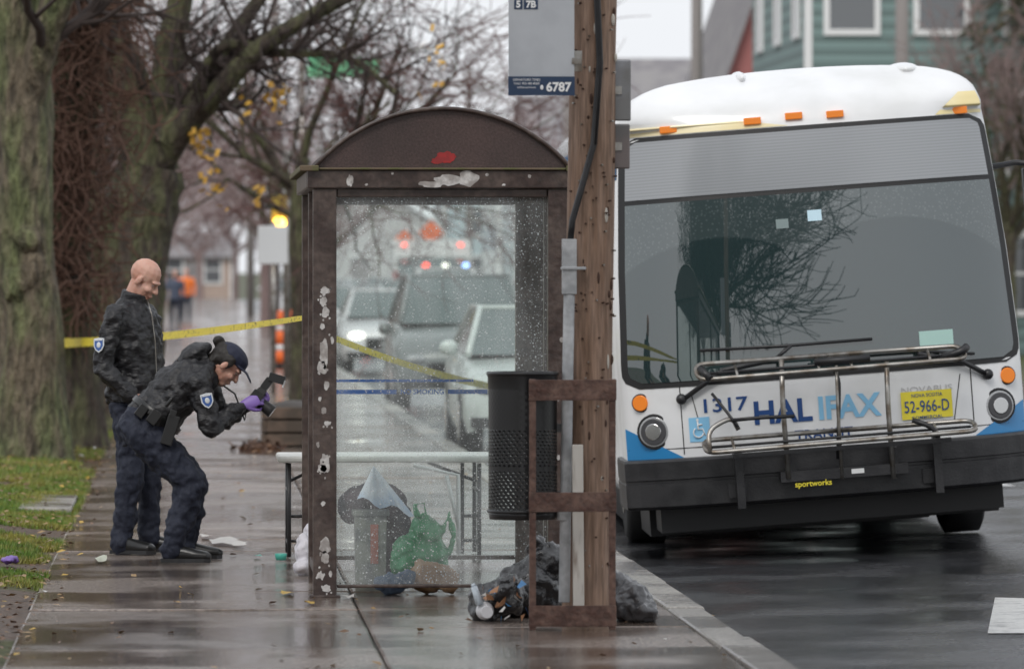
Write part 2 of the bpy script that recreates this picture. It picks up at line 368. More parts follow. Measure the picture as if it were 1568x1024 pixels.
for seed,mats,plc in ((11,[m_bark2,m_twigf],[(-1.6,80,6.5,0),(-2.3,98,8,1),(2.0,108,6,2),(-2.6,128,8,3),(-3.5,70,8,1.1),(13.9,96,7,.5)]),
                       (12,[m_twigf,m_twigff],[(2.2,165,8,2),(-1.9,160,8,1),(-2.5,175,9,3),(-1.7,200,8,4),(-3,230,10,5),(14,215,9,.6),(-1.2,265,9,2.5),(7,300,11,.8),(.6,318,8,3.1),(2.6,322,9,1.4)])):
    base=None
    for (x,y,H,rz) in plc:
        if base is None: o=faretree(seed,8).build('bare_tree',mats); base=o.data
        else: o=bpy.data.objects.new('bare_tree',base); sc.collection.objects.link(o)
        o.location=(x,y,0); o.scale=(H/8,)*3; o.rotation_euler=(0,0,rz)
# tall trees on the near verge (mirrored in the bus windscreen); low boughs pruned clear of the road
def prune(mb,zmin):
    nf=[];nm=[];ns=[]
    for f,m,s in zip(mb.f,mb.m,mb.s):
        c=mb.v[f[0]]
        if c[2]<zmin and math.hypot(c[0],c[1])>.6: continue
        nf.append(f);nm.append(m);ns.append(s)
    mb.f,mb.m,mb.s=nf,nm,ns; return mb
for (x,y,H,sd_) in ((-2.6,12,17,21),(-6.5,10,15,22)):
    prune(faretree(sd_,H,(12,9,7),3,.024),4.6).build('bare_tree',[m_bark2,m_twig]).location=(x,y,0)
m_yel=mat('yellow_leaves',(.68,.40,.06),.6,col2=(.5,.28,.05),scale=4,world=True)
mb=MB()
for (x,y,z,n,s) in ((.1,61.5,3.15,30,.12),(.22,61.2,2.75,14,.1),(.95,61,3.55,24,.12),(.75,61,2.55,14,.1),(2.6,60,3.95,16,.2),(.6,60.6,3.4,6,.1),(.3,60.8,2.5,8,.1)):
    for i in range(n):
        c=V((x,y,z))+V((rt.gauss(0,s*.5),rt.gauss(0,s),rt.gauss(0,s))); u=rv(rt,.045); v=rv(rt,.045); mb.add([c-u,c-v,c+u,c+v],[(0,1,2,3)])
mb.build('autumn_leaves',m_yel)
mb=MB(); m_fir=mat('fir_needles',(.035,.06,.03),.7,col2=(.09,.07,.04),scale=3); X,Y=17.0,112
mb.tube([(X,Y,0),(X,Y,12)],[.25,.05],8,1)
for i in range(8000):
    z=rt.uniform(2.5,12); rr=(12.6-z)*.30*math.sqrt(rt.random()); a=rt.uniform(0,6.28)
    if noise.noise(V((math.cos(a)*2,math.sin(a)*2,z*1.6)))<-.05: continue
    c=V((X+rr*math.cos(a),Y+rr*math.sin(a),z-rr*.25)); u=V((math.cos(a),math.sin(a),-.4))*.16; v=rv(rt,.06); mb.add([c-u,c-v,c+u,c+v],[(0,1,2,3)])
mb.build('conifer_tree',[m_fir,m_bark2])

# ---------------------------------------------------------------- houses
m_win=mat('window_glass',(.10,.11,.12),.08,ior=1.9); m_trim=mat('white_trim',(.75,.76,.76),.6); m_roof=mat('shingles',(.2,.19,.2),.8,col2=(.26,.25,.25),scale=2)
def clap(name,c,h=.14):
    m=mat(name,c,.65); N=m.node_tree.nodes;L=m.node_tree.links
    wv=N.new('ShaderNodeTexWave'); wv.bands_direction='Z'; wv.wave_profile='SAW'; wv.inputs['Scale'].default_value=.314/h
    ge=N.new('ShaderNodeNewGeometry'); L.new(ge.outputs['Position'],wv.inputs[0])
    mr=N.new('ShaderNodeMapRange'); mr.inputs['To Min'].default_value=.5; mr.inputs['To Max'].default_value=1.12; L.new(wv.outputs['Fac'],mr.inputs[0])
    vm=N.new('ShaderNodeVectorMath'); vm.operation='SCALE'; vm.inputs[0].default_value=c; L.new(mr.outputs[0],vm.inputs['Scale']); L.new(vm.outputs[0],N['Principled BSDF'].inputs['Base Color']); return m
def house(name,x0,x1,y0,y1,h,col,roof='gx',rh=2.5,nw=3):
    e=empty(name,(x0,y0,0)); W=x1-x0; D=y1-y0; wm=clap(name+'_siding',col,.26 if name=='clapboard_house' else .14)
    b=MB(); b.box((0,0,-.2),(W,D,h))
    if roof=='gy': b.add([(0,0,h),(W,0,h),(W/2,0,h+rh),(0,D,h),(W,D,h),(W/2,D,h+rh)],[(0,1,2),(4,3,5)])
    if roof=='gx': b.add([(0,0,h),(0,D,h),(0,D/2,h+rh),(W,0,h),(W,D,h),(W,D/2,h+rh)],[(1,0,2),(3,4,5)])
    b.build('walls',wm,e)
    b=MB(); o=.35; t=.12
    if roof=='gy':
        k=rh/(W/2)
        for sgn in (0,1):
            xa=-o if sgn==0 else W+o; za=h-o*k
            b.add([(xa,-o,za),(xa,D+o,za),(W/2,D+o,h+rh),(W/2,-o,h+rh),(xa,-o,za+t),(xa,D+o,za+t),(W/2,D+o,h+rh+t),(W/2,-o,h+rh+t)],[(0,1,2,3),(4,7,6,5),(0,3,7,4),(1,5,6,2),(0,4,5,1)])
    elif roof=='gx':
        k=rh/(D/2)
        for sgn in (0,1):
            ya=-o if sgn==0 else D+o; za=h-o*k
            b.add([(-o,ya,za),(W+o,ya,za),(W+o,D/2,h+rh),(-o,D/2,h+rh),(-o,ya,za+t),(W+o,ya,za+t),(W+o,D/2,h+rh+t),(-o,D/2,h+rh+t)],[(0,1,2,3),(4,7,6,5),(0,3,7,4),(1,5,6,2),(0,4,5,1)])
    else:
        b.box((-.3,-.3,h),(W+.3,D+.3,h+.35))
    b.build('roof',m_roof,e)
    t=MB(); q=MB()
    for fl in range(max(1,int(h//2.7))):
        z=.9+fl*2.8
        for i in range(nw):
            cx=W*(i+.5)/nw
            q.box((cx-.45,-.03,z),(cx+.45,.02,z+1.45)); t.box((cx-.57,-.06,z-.12),(cx-.45,.03,z+1.6)); t.box((cx+.45,-.06,z-.12),(cx+.57,.03,z+1.6)); t.box((cx-.45,-.06,z+1.45),(cx+.45,.03,z+1.6)); t.box((cx-.45,-.06,z-.12),(cx+.45,.03,z)); t.box((cx-.45,-.05,z+.7),(cx+.45,-.031,z+.77))
        for i in range(max(2,int(D/3))):
            cy=D*(i+.5)/max(2,int(D/3))
            q.box((-.03,cy-.45,z),(.02,cy+.45,z+1.45)); t.box((-.06,cy-.57,z-.12),(.03,cy-.45,z+1.6)); t.box((-.06,cy+.45,z-.12),(.03,cy+.57,z+1.6)); t.box((-.06,cy-.45,z+1.45),(.03,cy+.45,z+1.6)); t.box((-.06,cy-.45,z-.12),(.03,cy+.45,z))
    t.box((-.05,-.05,-.2),(.1,.1,h)); t.box((W-.1,-.05,-.2),(W+.05,.1,h))
    t.build('window_trim',m_trim,e); q.build('window_panes',m_win,e)
    d=MB(); d.box((W*.5-.55,-.1,0),(W*.5+.55,-.07,2.1)); d.build('front_door',m_roof,e)
house('clapboard_house',12.3,19.5,113,124,8.6,(.20,.29,.28),'gx',3,4)
house('red_house',12.95,18.5,140,152,5.6,(.45,.17,.16),'gy',8,3)
house('brick_house',15,20,160,170,4.6,(.5,.32,.22),'gx',2)
house('grey_house',13.5,21,176,186,6.3,(.62,.62,.62),'gx',2)
house('white_house',13.5,22,196,208,6.0,(.7,.71,.71),'gy',2.4)
house('beige_house',13.5,24,222,236,6.2,(.62,.58,.54),'gx',2.4)
house('blue_house',13.5,24,248,262,7.6,(.56,.62,.66),'flat')
house('brick_house',-2,2.5,335,345,2.4,(.52,.40,.34),'gx',1.3,2)  # siding colour washed out to stand in for mist
house('white_house',6,14,335,345,4.6,(.65,.65,.66),'gy',2.4)
house('blue_house',15,26,335,350,7,(.5,.6,.65),'gx',2)
house('grey_house',-18,-7,335,350,4.8,(.6,.55,.55),'gx',2)
house('brown_house',-18,-9,120,135,5,(.3,.22,.18),'gx',3)
house('beige_house',-18,-9,80,95,5,(.38,.33,.28),'gy',3)

m_pole=mat('weathered_pole',(.25,.23,.22),.85); m_wire=mat('wire',(.08,.08,.08),.5)
def upole(x,y,h=10):
    b=MB(); b.tube([(x,y,-.1),(x,y,h)],[.15,.11],12); b.box((x-1.1,y-.06,h-.9),(x+1.1,y+.06,h-.76))
    for k in (-.95,-.5,.5,.95): b.tube([(x+k,y,h-.76),(x+k,y,h-.6)],[.04,.03],6)
    b.build('utility_pole',m_pole)
for x,y in ((10.9,122),(13.2,105),(2.25,150),(11.3,170),(2.25,210),(11.3,230)): upole(x,y)
b=MB()
for (x0,y0,z0,x1,y1,z1) in ((10.9,122,9.2,11.3,170,9.2),(2.25,150,6,11.3,170,7),(2.25,150,5,13.5,176,5.3),(2.25,150,7.5,11.3,170,8.2)):
    P=[]; 
    for i in range(13):
        t=i/12; P.append((x0+(x1-x0)*t,y0+(y1-y0)*t,z0+(z1-z0)*t-4*t*(1-t)*.6))
    b.tube(P,.014,4,cap=False)
b.build('overhead_wires',m_wire)

# ---------------------------------------------------------------- BUS
a_=rad(4.3); CA,SA=math.cos(a_),math.sin(a_)
def T(p,q):   # front elevation drawing units (242 / m) to bus-front metres
    dx=p-1260; dy=830-q
    return ((dx*CA+dy*SA-28)/242.,(-dx*SA+dy*CA)/242.)
bus=empty('city_bus',(4.12,36,.014)); bus.rotation_euler=(Matrix.Rotation(rad(-1.6),3,'Z')@Matrix.Rotation(-a_,3,'Y')).to_euler()
VW=[(0.30,1.22),(0.4,1.27),(0.6,1.285),(1.2,1.285),(1.8,1.255),(2.3,1.215),(2.63,1.185),(2.75,1.165),(2.86,1.12),(2.93,1.03),(2.98,.88),(3.01,.65),(3.03,.35),(3.036,.02)]
def bw(v):
    if v<=VW[0][0]: return VW[0][1]
    for (a,x),(b,y) in zip(VW,VW[1:]):
        if v<=b: return x+(y-x)*(v-a)/(b-a)
    return .02
def rake(v):
    t=max(0,v-1.05); return .05*t+.055*t*t
def fy(u,v):
    ww=1.285 if v>2.7 else bw(v); a=min(1,abs(u)/ww)
    y=rake(min(v,2.75))+.06*a*a+.28*a**5
    if v>2.68: y+=.55*((v-2.68)/.356)**2.4
    return y
m_white=mat('bus_white_paint',(.78,.79,.80),.25,col2=(.66,.67,.66),scale=2.5,thr=(.45,.8),coat=.5,grain=.05,gscale=3)
m_black=mat('black_plastic',(.012,.012,.014),.42,col2=(.024,.024,.026),scale=6,bump=.1,bscale=60)
m_blue=mat('bus_blue',(.02,.22,.5),.3,coat=.4); m_navy=mat('bus_navy',(.01,.06,.22),.4); m_lblue=mat('bus_lightblue',(.25,.55,.8),.4)
m_yelp=mat('bus_yellow',(.86,.76,.48),.3,coat=.4,col2=(.83,.70,.36),scale=2)
m_bglass=mat('bus_windscreen',(.035,.05,.05),.015,ior=2.15)
nt=m_bglass.node_tree; NN=nt.nodes; LL=nt.links; tcn=NN.new('ShaderNodeTexCoord'); mpn=NN.new('ShaderNodeMapping'); mpn.inputs['Scale'].default_value=(1,0,1); LL.new(tcn.outputs['Object'],mpn.inputs[0])
prev=None
for (px_,pz_,rr0) in ((-.62,.98,1.0),(.50,.98,1.05)):
    dn=NN.new('ShaderNodeVectorMath'); dn.operation='DISTANCE'; dn.inputs[1].default_value=(px_,0,pz_); LL.new(mpn.outputs[0],dn.inputs[0])
    mr=NN.new('ShaderNodeMapRange'); mr.inputs['From Min'].default_value=rr0-.008; mr.inputs['From Max'].default_value=rr0+.008; LL.new(dn.outputs['Value'],mr.inputs[0])
    if prev is None: prev=mr.outputs[0]
    else:
        mi=NN.new('ShaderNodeMath'); mi.operation='MULTIPLY'; LL.new(prev,mi.inputs[0]); LL.new(mr.outputs[0],mi.inputs[1]); prev=mi.outputs[0]
vo=NN.new('ShaderNodeTexVoronoi'); vo.inputs['Scale'].default_value=45; LL.new(tcn.outputs['Object'],vo.inputs[0])
m3=NN.new('ShaderNodeMapRange'); m3.inputs['From Min'].default_value=.1; m3.inputs['From Max'].default_value=.4; m3.inputs['To Min'].default_value=1; m3.inputs['To Max'].default_value=.3; LL.new(vo.outputs['Distance'],m3.inputs[0])
mm=NN.new('ShaderNodeMath'); mm.operation='MULTIPLY'; LL.new(prev,mm.inputs[0]); LL.new(m3.outputs[0],mm.inputs[1])
mxn=NN.new('ShaderNodeMix'); mxn.data_type='RGBA'; mxn.inputs['A'].default_value=(.022,.04,.042,1); mxn.inputs['B'].default_value=(.095,.12,.122,1); LL.new(mm.outputs[0],mxn.inputs['Factor']); LL.new(mxn.outputs['Result'],NN['Principled BSDF'].inputs['Base Color'])
m_sign=mat('sign_glass',(.27,.285,.30),.12,ior=1.7)
nt=m_sign.node_tree; wv=nt.nodes.new('ShaderNodeTexWave'); wv.bands_direction='Z'; wv.inputs['Scale'].default_value=16
tcn=nt.nodes.new('ShaderNodeTexCoord'); nt.links.new(tcn.outputs['Object'],wv.inputs[0]); mr=nt.nodes.new('ShaderNodeMapRange'); mr.inputs['To Min'].default_value=.88; mr.inputs['To Max'].default_value=1.06; nt.links.new(wv.outputs['Fac'],mr.inputs[0])
vm=nt.nodes.new('ShaderNodeVectorMath'); vm.operation='SCALE'; vm.inputs[0].default_value=(.29,.305,.32); nt.links.new(mr.outputs[0],vm.inputs['Scale']); nt.links.new(vm.outputs[0],nt.nodes['Principled BSDF'].inputs['Base Color'])
m_gasket=mat('gasket',(.012,.012,.013),.5)
rows=[.30,.35,.4,.5,.6,.8,1.0,1.05,1.2,1.4,1.6,1.8,2.0,2.2,2.4,2.6,2.68,2.74,2.8,2.84,2.88,2.91,2.94,2.965,2.985,3.0,3.015,3.025,3.032,3.036]; NU=36
b=MB()
for v in rows:
    for j in range(NU+1):
        t=-1+2*j/NU; t=math.sin(t*math.pi/2)*.35+t*.65; u=t*bw(v); b.v.append((u,fy(u,v),v))
for i in range(len(rows)-1):
    for j in range(NU): b.f.append([i*(NU+1)+j,i*(NU+1)+j+1,(i+1)*(NU+1)+j+1,(i+1)*(NU+1)+j]); b.m.append(0); b.s.append(True)
o=len(b.v)
for v in rows:
    for sg in (-1,1): b.v.append((sg*bw(v),12.1,v))
for i in range(len(rows)-1):
    l0=i*(NU+1); l1=(i+1)*(NU+1)
    b.f.append([l1,o+2*i+2,o+2*i,l0]); b.f.append([l0+NU,o+2*i+1,o+2*i+3,l1+NU]); b.f.append([o+2*i,o+2*i+2,o+2*i+3,o+2*i+1]); b.m+= [0,0,0]; b.s+=[True,True,False]
b.f.append([0,o,o+1,NU]); b.m.append(1); b.s.append(False)
b.ell((-.35,1.05,2.99),(.05,.5,.06)); b.ell((.72,1.05,2.97),(.12,.5,.06))
b.build('body_shell',[m_white,m_black],bus)
def patch(b,v0,v1,ul,ur,off,nu=30,nv=14,m=0,sm=True):
    vs=[]
    for i in range(nv+1):
        v=v0+(v1-v0)*i/nv; a,c=ul(v),ur(v)
        for j in range(nu+1):
            u=a+(c-a)*j/nu; vs.append((u,fy(u,v)-off,v))
    b.add(vs,[(i*(nu+1)+j,i*(nu+1)+j+1,(i+1)*(nu+1)+j+1,(i+1)*(nu+1)+j) for i in range(nv) for j in range(nu)],m,sm)
def rr_(v,v0,v1,r,k):
    e=0
    if v<v0+r: e=r-math.sqrt(max(0,r*r-(v0+r-v)**2))
    if v>v1-r: e=r-math.sqrt(max(0,r*r-(v-v1+r)**2))
    return bw(v)-k-e
b=MB()
patch(b,1.05,2.655,lambda v:-rr_(v,1.05,2.655,.10,.004),lambda v:rr_(v,1.05,2.655,.10,.004),.006,nv=40,m=0)
patch(b,1.085,2.225,lambda v:-rr_(v,1.085,2.8,.08,.045),lambda v:rr_(v,1.085,2.8,.08,.045),.012,nu=48,nv=30,m=1)
patch(b,2.255,2.625,lambda v:-rr_(v,1.0,2.625,.06,.045),lambda v:rr_(v,1.0,2.625,.06,.045),.012,nu=48,nv=12,m=2)
b.build('windscreen',[m_gasket,m_bglass,m_sign],bus)
def line2(b,pts,wd,off,m=0):
    b.tube([V((u,fy(u,v)-off,v)) for (u,v) in pts],wd,5,m)
b=MB()
def seg(p,q,n=10): return [(p[0]+(q[0]-p[0])*i/n,p[1]+(q[1]-p[1])*i/n) for i in range(n+1)]
line2(b,seg((-1.27,.66),(1.27,.66),24),.004,.0); line2(b,seg((-.93,.62),(-.93,1.05)),.004,0); line2(b,seg((.93,.62),(.93,1.05)),.004,0)
line2(b,seg((-.80,.70),(.80,.70),20),.0035,0); line2(b,seg((-.8,.70),(-.86,1.0)),.0035,0); line2(b,seg((.8,.70),(.86,1.0)),.0035,0)
b.build('panel_seams',m_gasket,bus)
b=MB()
patch(b,.585,.80,lambda v:-1.283,lambda v:-1.283+(.80-v)*1.75,.004,nu=12,m=0); patch(b,.585,.80,lambda v:1.283-(.80-v)*1.75,lambda v:1.283,.004,nu=12,m=0)
patch(b,2.66,2.715,lambda v:-1.165,lambda v:-.1-(v-2.66)*6,.004,nu=20,m=1); patch(b,2.66,2.80,lambda v:.85+(v-2.66)*1.2,lambda v:bw(v)-.01,.004,nu=14,m=1)
for sg in (-1,1):
    b.add([(sg*(bw(v)+.003),y,v) for v in (2.4,2.56,2.72) for y in (.6,11.8)],[(0,1,3,2),(2,3,5,4)] if sg<0 else [(1,0,2,3),(3,2,4,5)],0)
    b.add([(sg*(bw(v)+.004),y,v) for v in (1.25,1.8,2.35) for y in (1.6,11.3)],[(0,1,3,2),(2,3,5,4)] if sg<0 else [(1,0,2,3),(3,2,4,5)],2)
    b.add([(sg*(bw(v)+.004),y,v) for v in (.55,.7,.85) for y in (3.2,11.8)],[(0,1,3,2),(2,3,5,4)] if sg<0 else [(1,0,2,3),(3,2,4,5)],0)
b.build('livery_bands',[m_blue,m_yelp,m_win],bus)
b=MB(); prof=[(0,.60),(.085,.597),(.10,.582),(.10,.47),(.088,.465),(.088,.450),(.10,.445),(.10,.30),(.085,.285),(.0,.275)]
cols=[(-1.285,1.1),(-1.29,.6)]+[(-1.28+2.56*j/30,None) for j in range(31)]+[(1.29,.6),(1.285,1.1)]
for (u,yy) in cols:
    for (of,v) in prof:
        y=yy if yy else fy(u*.985,.6); k=1+ of*.25*abs(u)/1.29
        b.v.append((u*k,y-(of if not yy else of*.3),v))
n=len(prof)
for i in range(len(cols)-1):
    for j in range(n-1): b.f.append([i*n+j+1,(i+1)*n+j+1,(i+1)*n+j,i*n+j]); b.m.append(0); b.s.append(False)
for u in (-.62,.62): b.box((u-.06,-.108,.33),(u+.06,-.095,.42))
b.build('bumper',m_black,bus)
b=MB(); b.box((-1.10,.25,.12),(1.10,.9,.28)); b.box((-1.14,.91,.07),(1.14,2.1,.295)); b.box((-.8,2.11,.0),(.8,3.4,.295)); b.box((-1.13,3.41,.0),(1.13,11.8,.295)); b.build('underbody',m_gasket,bus)
m_chrome=mat('chrome',(.6,.6,.6),.15,metal=1); m_lens=mat('headlamp_lens',(.35,.36,.37),.08,ior=1.8,coat=1); m_amber=mat('amber_lens',(.75,.2,.02),.2,emit=(1,.3,.02),estr=.15); m_dk=mat('lamp_dark',(.06,.06,.065),.3)
b=MB()
def disc(c,r,y0,y1,m,n=24):
    u,v=c; y=fy(u,v); d=V((math.copysign(.35,u),-1,0)).normalized(); p=V((u,y,v)); b.tube([p-d*y0,p+d*y1],[r,r*.96],n,m)
for sg in (-1,1):
    c=(sg*1.105,.775); disc(c,.118,.05,.014,2); disc(c,.100,.05,.022,1); disc(c,.088,.05,.030,3); disc(c,.055,.04,.036,0)
    c=(sg*1.175,.963); disc(c,.062,.05,.014,2); disc(c,.052,.05,.026,4)
for p,q in ((1159,181),(1223,173),(1287,170),(1483,163),(1030,194)):
    u,v=T(p,q); y=fy(u,v); b.box((u-.055,y-.03,v-.022),(u+.055,y+.08,v+.022),4)
b.build('lamps',[m_chrome,m_lens,m_gasket,m_dk,m_amber],bus,bevel=.004)
def btext(b,txt,p,q,h,wd,m,off=.006,bold=.004):
    vs,fs=textmesh(txt,1.0,bold); xs=[v[0] for v in vs]; ys=[v[1] for v in vs]; cx=(max(xs)+min(xs))/2; cy=(max(ys)+min(ys))/2; sx=wd/(max(xs)-min(xs)); sy=h/(max(ys)-min(ys))
    u0,v0=T(p,q); out=[]
    for v in vs:
        u=u0+(v[0]-cx)*sx; vv=v0+(v[1]-cy)*sy; out.append((u,fy(u,vv)-off,vv))
    b.add(out,fs,m)
b=MB(); btext(b,'HAL',1203,628,.15,.37,0,bold=.03); btext(b,'IFAX',1306,620,.15,.40,1,bold=.03); btext(b,'TRANSIT',1266,662,.062,.37,0,bold=.015); btext(b,'1317',1115,618,.09,.28,0,bold=.015); btext(b,'NOVABUS',1425,594,.04,.33,4)
u,v=T(1075,656); 
patch(b,v-.08,v+.075,lambda q:u-.065,lambda q:u+.065,.005,nu=2,nv=2,m=1)
for pts in ([(-.01,.05),(-.01,0),(.02,0),(.035,-.045)],[(-.01,.028),(.02,.028)]): b.tube([V((u+x,fy(u,v)-.009,v+z)) for x,z in pts],.006,5,3)
b.tube([V((u-.008+.032*math.cos(t),fy(u,v)-.009,v-.02+.032*math.sin(t))) for t in [2.2+k*.35 for k in range(12)]],.005,5,3); b.ell((u-.01,fy(u,v)-.009,v+.058),(.009,.003,.009),3)
u2,v2=T(1425,618); patch(b,v2-.088,v2+.088,lambda q:u2-.165,lambda q:u2+.165,.012,nu=3,nv=2,m=2)
btext(b,'52-966-D',1425,620,.075,.29,0,off=.017); btext(b,'NOVA SCOTIA',1425,603,.022,.2,0,off=.017); btext(b,'COMMERCIAL',1426,637,.02,.2,0,off=.017)
m_plate=mat('plate_yellow',(.8,.68,.05),.4)
b.build('lettering',[m_navy,m_lblue,m_plate,m_trim,mat('grey_letters',(.5,.5,.5),.4)],bus)
b=MB()
def L3(p,q,off): 
    u,v=T(p,q); return V((u,fy(u,v)-off,v))
b.tube([L3(1050,610,.03),L3(1110,565,.06),L3(1190,548,.05)],.018,6); b.tube([L3(1075,535,.03),L3(1200,528,.035),L3(1340,517,.03)],.010,5); b.tube([L3(1190,548,.05),L3(1215,527,.04)],.012,5)
b.tube([L3(1520,572,.03),L3(1480,552,.06),L3(1410,540,.05)],.018,6); b.tube([L3(1300,543,.03),L3(1400,535,.035),L3(1500,540,.03)],.010,5)
for p,q in ((1047,610),(1522,572)): b.ell(L3(p,q,.03),(.035,.03,.035))
b.build('wipers',m_black,bus)
b=MB(); 
for p,q,hw,hh,m in ((1253,327,.045,.035,0),(1440,516,.11,.05,1),(1203,340,.04,.03,2)):
    u,v=T(p,q); patch(b,v-hh,v+hh,lambda z:u-hw,lambda z:u+hw,.016,nu=3,nv=2,m=m)
b.build('windscreen_stickers',[mat('sticker',(.55,.75,.85),.5),mat('paper_green',(.4,.6,.55),.6),mat('sticker_grey',(.2,.26,.26),.5)],bus)
m_steel=mat('rack_steel',(.36,.35,.33),.36,metal=.8,col2=(.17,.14,.11),scale=12,thr=(.4,.65))
b=MB()
def RK(p,q,off): 
    u,v=T(p,q); return (u,-off,v)
def loop(pts,r,m=0,closed=True):
    P=[V(RK(*p)) for p in pts]; 
    if closed: P=P+[P[0]]
    Q=[P[0].lerp(P[1],.5)] if closed else [P[0]]
    n=len(P)-1; idx=range(1,n+1) if closed else range(1,n)
    for i in idx:
        c=P[i%n] if closed else P[i]; a=P[i-1]; d=P[(i+1)%n] if closed else P[i+1]
        ra=min(.07,(a-c).length*.45); rb=min(.07,(d-c).length*.45)
        s1=c+(a-c).normalized()*ra; s2=c+(d-c).normalized()*rb
        for t in (0,.25,.5,.75,1): Q.append(s1*(1-t)**2+c*2*t*(1-t)+s2*t*t)
    if closed: Q.append(P[0].lerp(P[1],.5))
    else: Q.append(P[-1])
    b.tube(Q,r,7,m)
loop([(1063,556,.20),(1470,527,.20),(1478,546,.34),(1068,579,.34)],.016)
loop([(1075,570,.26),(1470,540,.26)],.010,1,False)
loop([(1076,672,.20),(1490,641,.20),(1493,656,.36),(1080,690,.36)],.016)
loop([(1085,682,.28),(1485,650,.28)],.009,1,False)
for p0,p1 in ((1196,1207),(1280,1289),(1357,1368)):
    loop([(p0,548,.22),(p0+2,620,.24),(p1,730,.24)],.017 if p0!=1280 else .011,0,False)
for p,q in ((1125,556),(1250,546),(1300,542),(1420,533)): loop([(p,q,.20),(p+3,q+20,.34)],.010,0,False)
for p,q in ((1120,668),(1430,645)): loop([(p,q,.20),(p+3,q+18,.36)],.010,0,False)
loop([(1085,690,.36),(1082,655,.30),(1120,635,.26),(1130,655,.26)],.016,0,False)
loop([(1270,560,.2),(1285,575,.22),(1283,700,.22)],.012,1,False)
loop([(1120,640,.3),(1165,636,.3),(1215,634,.3)],.012,1,False); loop([(1245,552,.3),(1330,545,.3)],.022,1,False)
loop([(1440,545,.3),(1470,535,.34),(1478,528,.3)],.026,1,False); loop([(1070,560,.3),(1085,577,.36)],.024,1,False)
loop([(1395,640,.3),(1425,650,.32),(1435,665,.3)],.017,1,False); loop([(1090,600,.2),(1110,625,.25),(1128,650,.3)],.010,1,False)
b.build('bike_rack',[m_steel,m_black],bus)
b=MB()
for p,q0,q1 in ((1137,688,776),(1441,664,752),(1215,690,735),(1372,682,725)):
    u,v0=T(p,q1); _,v1=T(p,q0); b.box((u-.025,-.20,v0),(u+.025,-.11,v1))
u0,v0=T(1195,725); u1,v1=T(1390,712); b.box((u0,-.24,v0-.045),(u1,-.105,v0+.02))
u0,v0=T(1120,694); u1,v1=T(1455,670); b.box((u0,-.30,v0-.018),(u1,-.26,v0+.010))
uu,vv=T(1245,737); vs,fs=textmesh('sportworks',.05,.001); b.add([(v[0]+uu,-.245,v[1]+vv) for v in vs],fs,1)
uu,vv=T(1313,718); b.box((uu-.04,-.246,vv-.015),(uu+.04,-.241,vv+.015),2)
b.build('rack_mount',[m_black,m_plate,m_trim],bus,bevel=.006)
m_tyre=mat('tyre',(.02,.02,.02),.7); 
b=MB()
for sg,v in ((-1,.42),(1,.33)):
    for y in (2.75,9.2):
        x0=sg*1.22; x1=sg*.93; b.tube([(x0,y,v),(x0-sg*.03,y,v),(x1+sg*.03,y,v),(x1,y,v)],[.42,.48,.48,.42],28,0); b.tube([(x0+sg*.005,y,v),(x0-sg*.05,y,v)],[.27,.2],20,1)
b.build('wheels',[m_tyre,m_steel],bus)
b=MB(); b.tube([(1.2,.75,2.3),(1.38,.62,2.32),(1.5,.6,2.3)],.02,8); b.box((1.42,.58,1.9),(1.6,.68,2.28)); b.build('mirrors',m_black,bus,bevel=.03)

# ---------------------------------------------------------------- SHELTER
sh=empty('bus_shelter',(0,0,0))
m_brown=mat('peeling_brown_paint',(.05,.032,.027),.32,col2=(.09,.065,.055),scale=8,bump=.25,bscale=25,grain=.3,gscale=30)
m_brown2=mat('roof_brown',(.085,.055,.05),.4,col2=(.055,.038,.035),scale=3,thr=(.4,.7),bump=.12,bscale=90,grain=.25,gscale=80)
m_chip=mat('bare_primer',(.62,.6,.58),.5,col2=(.36,.33,.31),scale=18,grain=.15,gscale=40); m_red=mat('red_paint',(.55,.03,.03),.5,col2=(.3,.03,.03),scale=12); m_moss=mat('moss',(.12,.12,.05),.9,col2=(.16,.12,.08),scale=10)
X0,X1,Y0,Y1=.655,2.03,30.2,33.2
b=MB()
b.box((X0,Y0,0),(X0+.125,Y0+.09,2.17)); b.box((X1-.125,Y0,0),(X1,Y0+.09,2.17))
b.box((X0,Y1-.09,0),(X0+.07,Y1,2.17)); b.box((X1-.13,Y1-.09,0),(X1,Y1,2.17))
b.box((X0-.03,Y0-.02,2.172),(X1+.02,Y0+.11,2.268)); b.box((X0-.03,Y1-.10,2.172),(X1+.02,Y1+.02,2.268))
b.box((X0-.032,Y0+.112,2.172),(X0+.06,Y1-.102,2.266)); b.box((X1-.06,Y0+.112,2.172),(X1+.022,Y1-.102,2.266))
b.box((X0+.127,Y0+.02,.05),(X1-.127,Y0+.07,.068)); b.box((X0+.127,Y0+.02,2.125),(X1-.127,Y0+.07,2.17))
b.box((X0+.072,Y1-.07,.05),(X1-.132,Y1-.03,.075)); b.box((X0+.072,Y1-.07,2.115),(X1-.132,Y1-.03,2.168))
b.box((X0+.005,31.6,0),(X0+.065,31.68,2.17)); b.box((X1-.06,31.6,.1),(X1-.005,31.68,2.17))
b.box((X0+.01,Y0+.092,.1),(X0+.05,31.598,.15))
for x in (X0,X1-.125): b.box((x-.02,Y0-.03,-.003),(x+.145,Y0+.13,.015))
b.build('frame',m_brown,sh,bevel=.006)
b=MB(); xc=(X0+X1)/2; hw=(X1-X0)/2; rise=.32; Rr=(hw*hw+rise*rise)/(2*rise); zc=2.27+rise-Rr; th=math.asin(hw/Rr); n=28
def arc(r,i): a=-th+2*th*i/n; return (xc+r*math.sin(a),zc+r*math.cos(a))
ya,yb=Y0-.02,Y1+.03
top=[arc(Rr,i) for i in range(n+1)]
